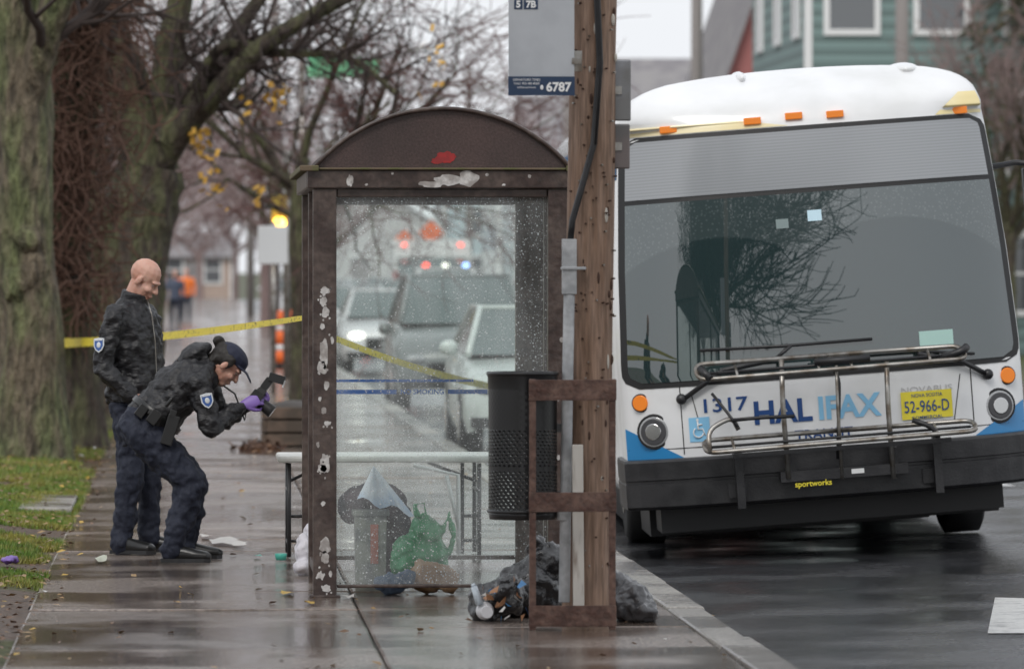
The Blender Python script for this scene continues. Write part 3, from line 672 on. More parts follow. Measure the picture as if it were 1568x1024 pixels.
b.v=[(x,ya+.02,z) for x,z in top]+[(x,yb-.02,z) for x,z in top]+[(x,ya+.02,2.269) for x,z in top]+[(x,yb-.02,2.269) for x,z in top]
k=n+1
for i in range(n):
    b.f.append([i,i+1,k+i+1,k+i]); b.m.append(0); b.s.append(True)
    b.f.append([2*k+i,2*k+i+1,i+1,i]); b.m.append(0); b.s.append(False)
    b.f.append([3*k+i+1,3*k+i,k+i,k+i+1]); b.m.append(0); b.s.append(False)
b.build('arched_roof',m_brown2,sh)
b=MB()
b.tube([(x,ya,z+.004) for x,z in top],.012,6); b.tube([(x,yb,z+.004) for x,z in top],.012,6)
b.build('roof_edge',m_brown,sh)
b=MB(); b.box((X0-.07,Y0-.06,2.262),(X0+.03,Y1+.05,2.292)); b.box((X1-.03,Y0-.06,2.262),(X1+.05,Y1+.05,2.292)); b.box((X0+.031,Y0-.04,2.269),(X1-.031,Y0-.001,2.280)); b.build('mossy_eaves',[m_moss],sh,bevel=.006)
def chip(b,x,z,w_,h_,y,m=0):
    rg=random.Random(int(x*1000+z*777)); n=18; P=[]; k=1
    for i in range(n):
        a=6.283*i/n; k=.4*k+.6*rg.uniform(.6,1.25); P.append((x+w_/2*k*math.cos(a)*1.05,y,z+h_/2*k*math.sin(a)*1.05))
    C=(x,y,z)
    b.add([C]+P,[(0,(i+1)%n+1,i+1) for i in range(n)],m)
b=MB()
def ZC(q): return 1.75-(q-410)/288.
def XC(p): return (p-290)/288.
for (p,q,w_,h_) in ((497,445,16,12),(494,462,12,14),(498,478,13,16),(493,500,8,10),(495,540,14,44),(492,562,18,22),(499,590,9,14),(495,628,8,12),(500,648,11,8),(497,708,16,30),(492,716,14,12),(494,770,7,9),(496,835,18,24),(497,852,14,20),(490,880,12,10),(498,900,16,12),(505,878,6,10),(489,610,6,8),(508,520,5,12),(486,680,5,9)):
    chip(b,XC(p),ZC(q),w_/288*.95,h_/288,Y0-.0015)
    if w_>9:
        for k in range(4): chip(b,XC(p+R.uniform(-9,9)),ZC(q+R.uniform(-h_,h_)*.8),.010,.013,Y0-.0018)
for (p,q,w_,h_) in ((535,277,10,18),(660,282,42,9),(690,276,50,17),(716,274,30,23),(745,268,5,5),(560,283,5,4),(600,266,4,4),(810,270,5,5),(770,283,6,4)): chip(b,XC(p),ZC(q),w_/288,h_/288,Y0-.0215-w_*.00002)
for (p,q,w_,h_) in ((668,247,18,9),(681,242,28,18),(690,240,14,10)): chip(b,XC(p),ZC(q),w_/288,h_/288,Y0-.002-w_*.00002,1)
for q in (520,610,700,760,860): chip(b,XC(858+R.uniform(-8,8)),ZC(q),.02,.03,Y0-.0015)
b.build('paint_chips',[m_chip,m_red],sh)
m_gl=glassmat('shelter_glass',.13,drops=.5); m_gl2=glassmat('side_glass',.04,(.93,.98,.96),drops=0)
b=MB(); b.add([(X0+.12,Y0+.045,.06),(X1-.12,Y0+.045,.06),(X1-.12,Y0+.045,2.13),(X0+.12,Y0+.045,2.13)],[(0,1,2,3)]); b.build('front_pane',m_gl,sh)
b=MB(); b.add([(X0+.06,Y1-.05,.07),(X1-.12,Y1-.05,.07),(X1-.12,Y1-.05,2.12),(X0+.06,Y1-.05,2.12)],[(0,1,2,3)]); b.build('rear_pane',m_gl2,sh)
b=MB()
for xx in (X0+.035,X1-.035):
    for (ya_,yb_) in ((Y0+.08,31.61),(31.67,Y1-.08)): b.add([(xx,ya_,.15),(xx,yb_,.15),(xx,yb_,2.18),(xx,ya_,2.18)],[(0,1,2,3)])
b.build('side_panes',m_gl2,sh)
b=MB(); b.box((X0+.075,Y1-.062,1.085),(X0+1.0,Y1-.057,1.10)); b.box((X0+.075,Y1-.062,1.015),(X0+.55,Y1-.057,1.04)); b.box((X0+.85,Y1-.062,1.015),(X0+1.08,Y1-.057,1.04))
vs,fs=textmesh('NO SMOKING',.04,.001); b.add([(X0+.70+v[0],Y1-.063,1.027+v[1]) for v in vs],fs); b.build('blue_stripes',mat('blue_tape',(.02,.13,.5),.5),sh)

# ---------------------------------------------------------------- utility pole near, signs, bin
near=empty('wooden_utility_pole',(0,0,0))
m_wood=mat('pole_wood',(.17,.10,.063),.65,col2=(.30,.20,.145),scale=2.5,thr=(.36,.66),stretch=(9,9,.8),bump=.6,bscale=5,grain=.3,gscale=9,bdist=.012)
b=MB(); Y=27.85
trunk(b,[(1.945,Y,-.05),(1.955,Y,1.2),(1.97,Y,2.4),(1.985,Y,4),(2.0,Y,9)],.122,.11,28,lump=.2)
b.build('pole',m_wood,near)
rn=random.Random(5); b=MB()
for i in range(150):
    z=rn.uniform(.2,3.1); a=rn.uniform(3.6,5.9); x=1.945+.013*z; p=V((x+math.cos(a)*.115,Y+math.sin(a)*.115,z)); d=V((math.cos(a),math.sin(a),0))
    if i%4: b.tube([p,p+d*.016],.005,5,rn.choice([0,1,1]))
    else: b.ell(p,(.005+rn.random()*.006,.007,.010+rn.random()*.03),rn.choice([1,1,2]),n=8)
b.build('nails',[m_steel,mat('rust',(.06,.03,.02),.8),mat('paper_scrap',(.5,.47,.42),.8)],near)
m_pvc=mat('grey_conduit',(.46,.47,.48),.5,col2=(.32,.33,.34),scale=6,grain=.15,gscale=30)
b=MB(); b.tube([(1.825,27.68,.12),(1.84,27.68,1.1),(1.85,27.69,1.62)],[.028,.028,.028],12); b.box((1.815,27.66,1.62),(1.885,27.72,1.89)); b.box((1.81,27.65,1.74),(1.93,27.735,1.755)); b.tube([(1.82,27.68,.52),(1.82,27.68,.60)],.034,12)
b.build('conduit',m_pvc,near,bevel=.004)
b=MB(); P=[(2.0,27.71,3.6),(1.985,27.71,3.1),(2.0,27.71,2.75),(1.97,27.71,2.35),(1.90,27.70,2.1),(1.865,27.69,1.98),(1.855,27.69,1.87)]
b.tube(P,.016,8); b.tube([(x+.008,y-.01,z) for x,y,z in P[:4]],.009,6); b.build('cable',m_black,near)
b=MB(); b.box((1.862,27.60,.06),(1.915,27.64,.89),rot=(0,-.008,0)); b.build('white_plank',mat('white_weathered_wood',(.62,.59,.54),.7,col2=(.25,.2,.16),scale=6,thr=(.52,.7),stretch=(4,4,.6)),near,bevel=.003)
fr=empty('bin_support_frame'); m_rust=mat('rusty_steel',(.075,.035,.025),.5,col2=(.14,.08,.06),scale=9,bump=.3,bscale=40,grain=.3,gscale=40)
b=MB(); s_=318.; Yf=27.45
def FX(p): return (p-290)/s_
def FZ(q): return 1.75-(q-410)/s_
b.box((FX(812),Yf,.0),(FX(822),Yf+.035,FZ(581))); b.box((FX(935),Yf,0),(FX(945),Yf+.035,FZ(581)))
for (q0,q1) in ((582,612),(755,783),(929,960)): b.box((FX(811),Yf-.006,FZ(q1)),(FX(946),Yf-.001,FZ(q0))); b.box((FX(811),Yf-.006,FZ(q1)-.006),(FX(946),Yf+.04,FZ(q1)-.0005))
b.box((FX(815),Yf+.04,FZ(600)),(FX(822),Yf+.3,FZ(590))); b.box((FX(938),Yf+.04,FZ(600)),(FX(945),Yf+.3,FZ(590)))
b.build('frame_bars',m_rust,fr,bevel=.002)
b=MB()
for q in (597,769,944):
    for p in (826,930): b.tube([(FX(p),Yf-.012,FZ(q)),(FX(p),Yf,FZ(q))],.012,6)
b.build('bolts',m_rust,fr)
bn=empty('litter_bin'); m_bin=mat('perforated_black_steel',(.014,.014,.015),.28)
b=MB(); cx,cy,rb=1.625,27.72,.168; z0,z1=.535,1.235
nc=40; nr=36
def cyl(a,z,r=rb): return (cx+r*math.cos(a),cy+r*math.sin(a),z)
for i in range(nr):
    za=z0+.03+(z1-z0-.10)*i/nr; zb=z0+.03+(z1-z0-.10)*(i+1)/nr
    hole = (i<24 and i!=12) 
    for j in range(nc):
        off=.5 if i%2 else 0
        a0=6.2832*(j+off)/nc; a1=6.2832*(j+1+off)/nc
        if not hole: b.add([cyl(a0,za),cyl(a1,za),cyl(a1,zb),cyl(a0,zb)],[(0,1,2,3)],0,True); continue
        am=(a0+a1)/2; zm=(za+zb)/2; ha=(a1-a0)/2*.62; hz=(zb-za)/2*.66
        o8=[(a1,zm),(a1,zb),(am,zb),(a0,zb),(a0,zm),(a0,za),(am,za),(a1,za)]
        i8=[(am+ha*math.cos(t),zm+hz*math.sin(t)) for t in [k*math.pi/4 for k in range(8)]]
        b.add([cyl(*p) for p in o8]+[cyl(*p) for p in i8],[(k,(k+1)%8,8+(k+1)%8,8+k) for k in range(8)],0,True)
b.tube([(cx,cy,z1-.075),(cx,cy,z1-.02),(cx,cy,z1)],[rb+.002,rb+.004,rb+.008],40,0,cap=False)
b.tube([(cx,cy,z1-.075),(cx,cy,z1)],[rb-.012,rb-.006],40,0,cap=False); b.tube([cyl(a*6.2832/40,z1,rb+.002) for a in range(41)],.010,6,cap=False)
b.tube([(cx,cy,z0-.01),(cx,cy,z0+.035)],[rb*.97,rb+.002],40,0); b.tube([cyl(a*6.2832/40,z0+.03,rb+.002) for a in range(41)],.008,6,cap=False)
b.box((cx+rb-.01,cy-.03,.95),(1.86,cy+.03,.99)); b.box((cx+rb-.01,cy-.03,.62),(1.86,cy+.03,.66))
b.build('perforated_drum',m_bin,bn)
st=empty('bus_stop_sign'); Y=27.5
m_sg=mat('sign_grey_white',(.50,.52,.55),.35,col2=(.42,.44,.47),scale=3); m_sn=mat('sign_navy',(.02,.045,.10),.4); m_sw=mat('sign_white_ink',(.85,.85,.85),.5); m_sb=mat('sign_blue',(.04,.2,.55),.4)
b=MB(); b.box((1.543,Y,2.585),(1.862,Y+.008,3.75)); b.build('panel',m_sg,st,bevel=.003)
b=MB(); b.box((1.541,Y-.003,2.583),(1.864,Y-.0005,2.675),0)
b.box((1.57,Y-.003,3.0),(1.61,Y-.0005,3.045),0); b.box((1.617,Y-.003,3.0),(1.685,Y-.0005,3.045),0); b.box((1.57,Y-.003,3.06),(1.70,Y-.0005,3.3),1)
def stx(t,x,z,sz,bold=.0): 
    vs,fs=textmesh(t,sz,bold); b.add([(x+v[0],Y-.006,z+v[1]) for v in vs],fs,2)
stx('5',1.59,3.022,.045,.002); stx('7B',1.651,3.022,.045,.002); stx('6787',1.785,2.622,.06,.0022); stx('DEPARTURE TIMES',1.63,2.658,.016); stx('CALL 902-480-8000',1.63,2.64,.015); stx('halifax.ca/transit',1.63,2.622,.014)
b.ell((1.704,Y-.005,2.622),(.008,.002,.012),2)
b.build('sign_graphics',[m_sn,m_sb,m_sw],st)
b=MB(); b.box((1.858,Y+.009,2.70),(1.90,Y+.03,2.80)); b.box((1.85,Y-.004,2.735),(1.895,Y+.05,2.765)); b.build('bracket',m_steel,st)
for nm,za,zb,c,xr in (('parking_sign',2.47,2.77,(.28,.29,.31),2.165),('street_notice_sign',2.235,2.455,(.17,.145,.14),2.16)):
    e=empty(nm); b=MB(); b.box((2.06,27.86,za),(xr,27.875,zb)); b.build('plate',mat(nm+'_back',c,.4,metal=.3,col2=(c[0]*.7,)*3,scale=4),e,bevel=.02)
    b=MB(); b.box((2.04,27.85,(za+zb)/2-.02),(2.12,27.859,(za+zb)/2+.02)); b.build('strap',m_steel,e)

# ---------------------------------------------------------------- rubbish, table
m_bag=mat('black_bin_bag',(.015,.015,.017),.16,bump=.9,bscale=11,coat=.5,bdist=.05); m_bagg=mat('grey_bin_bag',(.07,.07,.075),.2,bump=.9,bscale=11,coat=.4,bdist=.05)
def bag(name,parts,mt,disp=.05,size=.12,vox=.010,d2=.02,s2=.05):
    b=MB()
    for c,r in parts: b.ell(c,r)
    return organic(b.build(name,mt),vox,1,disp,size,d2,s2)
bag('garbage_bag',[((1.72,28.5,.13),(.2,.2,.15)),((1.8,28.5,.24),(.13,.13,.12)),((1.6,28.45,.10),(.12,.13,.11)),((1.74,28.5,.34),(.05,.05,.07))],m_bag,.09,d2=.04)
bag('garbage_bag',[((1.50,28.2,.09),(.13,.12,.10)),((1.58,28.1,.14),(.09,.1,.1))],m_bag,.08,d2=.035)
bag('garbage_bag',[((2.17,28.1,.10),(.13,.14,.11)),((2.10,28.15,.16),(.09,.1,.10)),((2.24,28.0,.06),(.08,.1,.07))],m_bagg,.08,d2=.035)
b=MB(); b.ell((1.455,28.02,.06),(.045,.05,.045)); b.tube([(1.46,27.95,.06),(1.46,27.9,.06)],[.03,.03],12,0); b.build('paper_cup',mat('cup_white',(.7,.7,.72),.4))
b=MB(); b.tube([(1.40,28.0,.18),(1.43,27.99,.09)],[.016,.02],10); b.tube([(1.394,28.0,.195),(1.40,28,.18)],[.009,.014],8); b.build('plastic_bottle',mat('bottle',(.55,.62,.68),.15))
m_scr=[mat('scrap_w',(.65,.63,.6),.5),mat('scrap_o',(.4,.2,.1),.5),mat('scrap_b',(.1,.3,.6),.5)]
b=MB()
for i in range(18):
    x=1.54+R.gauss(0,.07); z=R.uniform(.02,.22); c=V((x,27.98+R.uniform(-.05,.03),z)); u=rv(R,.026); v=rv(R,.02); w_=rv(R,.01); b.add([c-u,c-v+w_,c+u,c+v+w_],[(0,1,2,3)],R.choice([0,0,1,1,2]))
b.build('litter_scraps',m_scr)
m_tt=mat('table_plastic',(.72,.72,.68),.4,col2=(.62,.62,.59),scale=5); m_leg=mat('table_leg',(.03,.03,.032),.35)
tb=empty('folding_table'); b=MB(); b.box((.53,34.3,.575),(1.86,35.0,.618)); b.build('top',m_tt,tb,bevel=.015)
b=MB()
for x in (.60,1.75):
    for y in (34.36,34.94): b.tube([(x,y,.005),(x,y,.57)],.013,8)
    b.tube([(x,34.36,.08),(x,34.94,.08)],.012,8); b.tube([(x,34.36,.40),(x,34.94,.40)],.012,8)
    b.tube([(x,34.65,.45),(x+(.25 if x<1 else -.3),34.65,.565)],.01,8); k=.1*(1 if x<1 else -1)
    b.tube([(x+k,34.4,.02),(x+k,34.4,.57)],.011,8); b.tube([(x,34.4,.25),(x+k,34.4,.25)],.01,8); b.tube([(x,34.4,.1),(x+k,34.4,.1)],.01,8)
b.build('legs',m_leg,tb)
b=MB(); b.tube([(1.62,34.3,.02),(1.62,34.3,.5),(1.35,34.3,.56)],.012,8); b.tube([(1.55,34.3,.5),(1.62,34.3,.2)],.012,8); b.build('brace',m_trim,tb)
def SX(p,Y=31.2): return (p-290)*Y/8711
def SZ(q,Y=31.2): return 1.75-(q-410)*Y/8711
cl=MB()
for (p,q,rx,rz) in ((545,775,.10,.09),(585,770,.13,.10),(610,800,.09,.10),(560,760,.09,.06),(600,840,.09,.13),(585,880,.12,.07)): cl.ell((SX(p),31.35,SZ(q)),(rx,.16,rz))
organic(cl.build('pile_of_clothes',mat('dark_cloth',(.03,.03,.038),.85,col2=(.08,.055,.065),scale=7,bump=.6,bscale=15)),.011,1,.05,.12,.02,.05)
b=MB(); ap=V((SX(571),31.12,SZ(712))); L_=V((SX(545),31.1,SZ(762))); Rr2=V((SX(633),31.1,SZ(786))); n=10
vs=[]
for i in range(n+1):
    for j in range(n+1):
        t=i/n; q=L_.lerp(Rr2,j/n); p=ap.lerp(q,t); p=p+V((0,-.05*math.sin(j/n*9.4)*t-.05*t,.02*math.sin(j/n*12)*t)); vs.append(p)
b.add(vs,[(i*(n+1)+j,(i+1)*(n+1)+j,(i+1)*(n+1)+j+1,i*(n+1)+j+1) for i in range(n) for j in range(n)],0,True); b.build('umbrella',mat('pale_blue_cloth',(.50,.60,.75),.6,col2=(.7,.74,.8),scale=5,bump=.5,bscale=12))
bb=MB(); bb.box((SX(543),31.0,SZ(905)),(SX(588),31.2,SZ(785)),0,taper=1.08); bb.box((SX(538),30.98,SZ(787)),(SX(594),31.22,SZ(779)),0); bb.box((SX(565),30.985,SZ(860)),(SX(577),30.99,SZ(800)),1); bb.build('plastic_storage_bin',[mat('clear_plastic',(.26,.27,.24),.3,col2=(.12,.13,.13),scale=9),mat('label_red',(.4,.12,.08),.5)],bevel=.008)
m_green=mat('green_bag',(.02,.22,.08),.35,col2=(.06,.32,.14),scale=5,bump=.8,bscale=9,bdist=.04)
gb=MB()
for (p,q,rx,rz) in ((640,848,.14,.11),(652,815,.09,.09),(618,860,.08,.08),(668,852,.06,.1)): gb.ell((SX(p,30.8),30.8,SZ(q,30.8)),(rx,.13,rz))
gb.tube([(SX(640,30.8),30.75,SZ(790,30.8)),(SX(634,30.8),30.75,SZ(772,30.8)),(SX(648,30.8),30.75,SZ(768,30.8)),(SX(654,30.8),30.75,SZ(795,30.8))],.014,6)
gb.tube([(SX(676,30.8),30.75,SZ(815,30.8)),(SX(686,30.8),30.75,SZ(785,30.8)),(SX(694,30.8),30.75,SZ(820,30.8)),(SX(686,30.8),30.75,SZ(850,30.8))],.014,6)
organic(gb.build('shopping_bag',m_green),.009,1,.05,.10,.018,.04)
b=MB(); b.ell((SX(655,30.5),30.5,.09),(.11,.1,.08)); b.box((SX(636,30.5),30.42,.04),(SX(696,30.5),30.6,.15),rot=(.1,.25,.2)); organic(b.build('paper_bag',mat('kraft_paper',(.34,.19,.10),.7,col2=(.42,.27,.16),scale=7,bump=.6,bscale=15)),.008,0,.04,.07,.015,.03)
b=MB(); b.ell((SX(598,30.5),30.45,.06),(.09,.08,.055)); b.ell((SX(622,30.5),30.45,.085),(.05,.06,.05)); organic(b.build('blue_blanket',mat('grey_blue_cloth',(.13,.18,.27),.8,bump=.5,bscale=20)),.009,1,.05,.05)
b=MB(); b.ell((SX(466,32.2),32.4,.12),(.05,.12,.13)); b.ell((SX(464,32.2),32.3,.05),(.055,.12,.05)); b.ell((SX(476,32.2),32.5,.22),(.03,.06,.08)); organic(b.build('plastic_bag',mat('white_film',(.62,.6,.64),.35,bump=.7,bscale=12)),.009,1,.04,.08,.015,.03)
b=MB(); 
for (x,y,sx_,sy,c) in ((.22,36.2,.14,.5,0),(.31,35.7,.07,.2,0),(-.53,34.0,.05,.4,1),(.11,36.9,.05,.2,0),(.84,30.0,.05,.15,0),(.52,30.4,.05,.15,3),(.41,34.3,.03,.12,2),(.62,29.5,.03,.1,3)):
    n=11; P=[]
    for i in range(n):
        a=6.283*i/n; k=R.uniform(.5,1.1); P.append((x+sx_*k*math.cos(a),y+sy*k*math.sin(a),.010+R.uniform(0,.02)))
    b.add([(x,y,.022)]+P,[(0,i+1,(i+1)%n+1) for i in range(n)],c)
b.build('litter_scraps',[mat('wet_paper',(.5,.48,.45),.5),mat('newspaper',(.5,.52,.42),.6),mat('teal_scrap',(.1,.4,.33),.5),m_leafs[2]])
b=MB(); b.tube([(.545,34.0,.005),(.545,34.0,.03),(.545,34.0,.045)],[.03,.035,.036],14); b.build('teal_cup',mat('teal_plastic',(.08,.45,.36),.4))
b=MB(); b.ell((-1.05,33.3,.05),(.05,.12,.02)); organic(b.build('purple_wrapper',mat('purple_film',(.2,.12,.4),.4)),.012,0,.04,.04)
m_tape=mat('barrier_tape',(.82,.66,.04),.45,col2=(.03,.03,.02),scale=6,thr=(.6,.64),stretch=(3,3,6),world=True)
b=MB()
def ribbon(a,c,hw0,hw1,sag,tw=2):
    n=40; vs=[]
    for i in range(n+1):
        t=i/n; p=V(a).lerp(V(c),t); p.z-=sag*4*t*(1-t); h=hw0+(hw1-hw0)*t; an=.25*math.sin(t*tw*3.14)+t*.5
        o=V((0,math.sin(an),math.cos(an)))*h; vs+= [p-o,p+o]
    b.add(vs,[(2*i,2*i+2,2*i+3,2*i+1) for i in range(n)],0,True)
ribbon((-1.25,54.6,1.03),(.68,33.25,1.46),.045,.017,.03); ribbon((.70,33.25,1.40),(2.72,48,.72),.02,.03,.05)
b.tube([(-1.38,54.75,1.03),(-1.25,54.55,1.03),(-1.0,54.72,1.03)],.03,5)
b.build('police_tape',m_tape)

# ---------------------------------------------------------------- cars
m_hl=mat('lit_headlamp',(.9,.9,.85),.3,emit=(1,.95,.85),estr=3); m_rl=mat('lit_red',(.6,.02,.02),.3,emit=(1,.06,.03),estr=5); m_bl=mat('lit_blue',(.05,.1,.9),.3,emit=(.3,.5,1),estr=5); m_ol=mat('lit_orange',(1,.4,.05),.3,emit=(1,.35,.05),estr=4)
m_tail=mat('tail_lamp',(.5,.02,.02),.3,emit=(1,.05,.03),estr=5)
m_cgl=mat('car_glass',(.10,.13,.13),.05,ior=1.8)
def car(name,x,y,col,suv=False,lights=None,rear=False,hdl=True):
    e=empty(name,(x,y,roadz(x)),(0,0,math.pi if rear else 0)); 
    if rear: e.location.y+=4.6
    H=1.75 if suv else 1.45; B=1.12 if suv else .98
    b=MB(); pm=mat(name+'_paint',col,.3,coat=.6)
    stn=[(0.0,.35,.62,.78),(.06,.24,.76,.86),(.3,.22,B-.18,.91),(1.25,.22,B-.05,.92),(2.5,.22,B,.93),(4.1,.22,B,.92),(4.5,.25,B-.08,.88),(4.6,.35,B-.3,.82)]
    vs=[]
    for (yy,zl,zh,hw_) in stn:
        vs+=[(-hw_*.95,yy,zl),(-hw_,yy,zl+.15),(-hw_,yy,zh-.12),(-hw_*.9,yy,zh),(0,yy,zh+.04),(hw_*.9,yy,zh),(hw_,yy,zh-.12),(hw_,yy,zl+.15),(hw_*.95,yy,zl)]
    b.add(vs,[(i*9+j+1,i*9+j,(i+1)*9+j,(i+1)*9+j+1) for i in range(7) for j in range(8)]+[list(range(9)),list(range(63,72))[::-1]],0,True)
    y0,y1,y2,y3=(1.15,1.75,4.1,4.5) if suv else (1.2,1.95,3.5,4.3)
    cb=[(-.82,y0,B),(.82,y0,B),(.84,y3,B),(-.84,y3,B),(-.66,y1,H),(.66,y1,H),(.66,y2,H),(-.66,y2,H)]
    b.add(cb,[(4,5,6,7)],0); b.add(cb,[(0,1,5,4),(1,2,6,5),(2,3,7,6),(3,0,4,7)],1)
    b.tube([cb[0],cb[4],cb[7],cb[3]],.035,6,0); b.tube([cb[1],cb[5],cb[6],cb[2]],.035,6,0); b.tube([cb[4],cb[5]],.03,6,0)
    b.box((-.5,-.02,.42),(.5,.05,.62),2); b.box((-.85,-.03,.28),(.85,.05,.38),2)
    for s in (-1,1):
        b.ell((s*.66,.03,.66),(.15,.07,.07),3 if hdl else 4); b.ell((s*.72,4.58,.8),(.13,.06,.11),5); b.ell((s*1.0,1.5,1.05),(.1,.06,.08),0)
        for yy in (.85,3.65): b.tube([(s*.93,yy,.33),(s*.7,yy,.33)],[.33,.33],20,2); b.tube([(s*.94,yy,.33),(s*.9,yy,.33)],[.2,.18],14,4)
    b.box((-.26,-.04,.45),(.26,-.022,.56),4)
    b.build('body',[pm,m_cgl,m_black,m_hl,m_lens,m_tail],e)
    if lights:
        b=MB(); b.box((-.6,2.0,H+.02),(.6,2.25,H+.05),0)
        for i,k in enumerate(lights): b.ell((-.5+i*1.0/(len(lights)-1),2.1,H+.10),(.08,.08,.05),k)
        b.build('light_bar',[m_black,m_rl,m_bl,m_ol,m_hl],e)
car('parked_car',3.62,56,(.6,.65,.63),False,hdl=False); car('parked_suv',3.6,74,(.20,.22,.22),True,hdl=False)
car('parked_car',3.6,100,(.7,.7,.72),False); car('police_car',5.6,120,(.7,.7,.72),False,[4,2]); car('parked_car',3.5,122,(.5,.5,.52)); car('police_car',6.4,140,(.7,.7,.7),True,[1,4,2]); car('parked_car',8.2,140,(.3,.05,.05),rear=True); car('parked_car',3.6,150,(.5,.5,.55)); car('parked_car',5.4,152,(.1,.1,.12),rear=True);car('parked_car',4.8,172,(.6,.6,.6),rear=True); car('parked_car',3.7,175,(.7,.7,.7)); car('parked_car',6.6,176,(.5,.5,.5),rear=True); car('parked_car',3.7,215,(.65,.65,.7)); car('parked_car',8.4,190,(.6,.6,.6)); car('parked_car',5.2,205,(.6,.6,.6),rear=True); car('parked_car',7.2,210,(.3,.3,.3),rear=True)
e=empty('ambulance',(6.9,160,-.05)); b=MB(); b.box((-1.1,1.6,.5),(1.1,6,2.6)); b.box((-1.0,.2,.4),(1.0,1.58,1.3)); b.add([(-1,.5,1.3),(1,.5,1.3),(1,1.59,2.1),(-1,1.59,2.1),(-1,1.59,1.3),(1,1.59,1.3)],[(0,1,2,3),(0,3,4),(1,5,2)],1)
for s in (-1,1):
    b.ell((s*.8,.2,.8),(.14,.06,.1),2); b.ell((s*.8,1.6,2.45),(.08,.06,.04),3)
    for yy in (1,4.8): b.tube([(s*1.08,yy,.4),(s*.8,yy,.4)],[.4,.4],18,4)
b.box((-1.12,1.58,1.5),(1.12,1.6,1.7),5); b.build('body',[m_trim,m_cgl,m_hl,m_rl,m_black,m_red],e,bevel=.04)
m_or=mat('orange_sign',(.85,.16,.03),.5)
for x,y,z in ((7.9,186,2.9),(7.1,188,2.6)):
    e=empty('construction_sign',(x,y,0)); b=MB(); b.box((-.3,-.02,-.3),(.3,.0,.3),0); b.xf(Matrix.Translation((0,0,z))@Matrix.Rotation(rad(45),4,'Y')); b.build('diamond',m_or,e)
    b=MB(); b.tube([(0,.03,-.1),(0,.03,z+.3)],.03,8); b.tube([(-.5,.03,-.08),(0,.03,.5),(.5,.03,-.08)],.025,6); b.build('stand',m_steel,e)
e=empty('traffic_signal',(1.42,90,0)); b=MB(); b.tube([(.12,.1,0),(.12,.1,3.6)],.06,10,1); b.box((-.12,-.1,2.0),(.12,.1,2.9),0)
for k,z in enumerate((2.75,2.45,2.15)): b.tube([(0,-.1,z),(0,-.16,z)],[.09,.1],14,2 if k==1 else 0)
b.build('signal_head',[mat('signal_yellow',(.45,.33,.05),.5),m_steel,mat('lit_amber',(1,.6,.1),.3,emit=(1,.55,.08),estr=9)],e)
e=empty('traffic_sign',(1.18,80,0)); b=MB(); b.box((-.22,0,1.8),(.2,.02,2.34)); b.build('panel',mat('sign_panel',(.6,.62,.63),.5),e,bevel=.02); b=MB(); b.tube([(0,.05,0),(0,.05,2.4)],.035,8); b.build('post',m_steel,e)
e=empty('traffic_barrel',(1.72,100,0)); b=MB(); b.tube([(0,0,0),(0,0,.08)],.3,18,1); b.tube([(0,0,.08),(0,0,.3)],[.25,.235],18,0); b.tube([(0,0,.3),(0,0,.4)],[.235,.225],18,2); b.tube([(0,0,.4),(0,0,.65)],[.225,.21],18,0); b.tube([(0,0,.65),(0,0,.74)],[.21,.2],18,2); b.tube([(0,0,.74),(0,0,1.0)],[.2,.17],18,0); b.build('barrel_body',[m_or,m_black,m_trim],e)
e=empty('wooden_planter',(.95,56,0)); b=MB(); m_pw=mat('planter_wood',(.16,.11,.08),.7,col2=(.08,.06,.045),scale=5)
for k in range(3): b.box((-.20,-.5,.02+k*.13),(.34,-.46,.13+k*.13)); b.box((-.20,.46,.02+k*.13),(.34,.5,.13+k*.13)); b.box((-.24,-.5,.02+k*.13),(-.205,.5,.13+k*.13)); b.box((.345,-.5,.02+k*.13),(.38,.5,.13+k*.13))
b.build('planks',m_pw,e,bevel=.006); b=MB(); b.ell((.07,0,.33),(.28,.5,.12)); b.build('soil',m_joint,e)
b=MB()
for i in range(260):
    c=V((.66+R.gauss(0,.08),54.8+R.gauss(0,.6),.015+abs(R.gauss(0,.02)))); u=rv(R,.04); v=rv(R,.03); b.add([c-u,c-v,c+u,c+v],[(0,1,2,3)],R.choice([0,0,0,1]))
b.build('leaf_pile',[mat('leaf_dark',(.1,.05,.03),.5),m_leafs[0]])
e=empty('street_sign',(2.0,96,0)); b=MB(); b.box((0,0,4.95),(1.2,.05,5.3),0); b.tube([(-.1,.05,0),(-.1,.05,5.6)],.06,8,1); b.tube([(-.1,.07,5.1),(1.25,.07,5.1)],.04,8,1); b.build('sign_arm',[mat('green_sign',(.2,.65,.35),.5),m_steel],e)

# ---------------------------------------------------------------- people
m_jack=mat('black_jacket',(.014,.014,.0165),.48,bump=.9,bscale=9,stretch=(1,1,1.8),bdist=.035); m_trou=mat('navy_trousers',(.012,.016,.032),.75,bump=.9,bscale=9,stretch=(1.2,1.2,.8),bdist=.035); m_shoe=mat('black_leather',(.012,.012,.012),.28)
m_skin=mat('skin',(.52,.27,.20),.5,col2=(.62,.38,.30),scale=9,thr=(.35,.65),bump=.15,bscale=60); m_skin.node_tree.nodes['Principled BSDF'].inputs['Subsurface Weight'].default_value=.15; m_skin.node_tree.nodes['Principled BSDF'].inputs['Subsurface Scale'].default_value=.01
m_hair=mat('dark_hair',(.015,.012,.01),.6); m_cap=mat('navy_cap',(.012,.016,.04),.7); m_glove=mat('purple_nitrile',(.25,.15,.48),.4)
m_eye=mat('eye_white',(.25,.2,.18),.4); m_iris=mat('iris',(.02,.02,.02),.2); m_lip=mat('lips',(.40,.2,.16),.5); m_patch=mat('patch_blue',(.05,.12,.35),.6); m_patchw=mat('patch_white',(.65,.68,.7),.6); m_brow=mat('brow',(.2,.13,.10),.7)
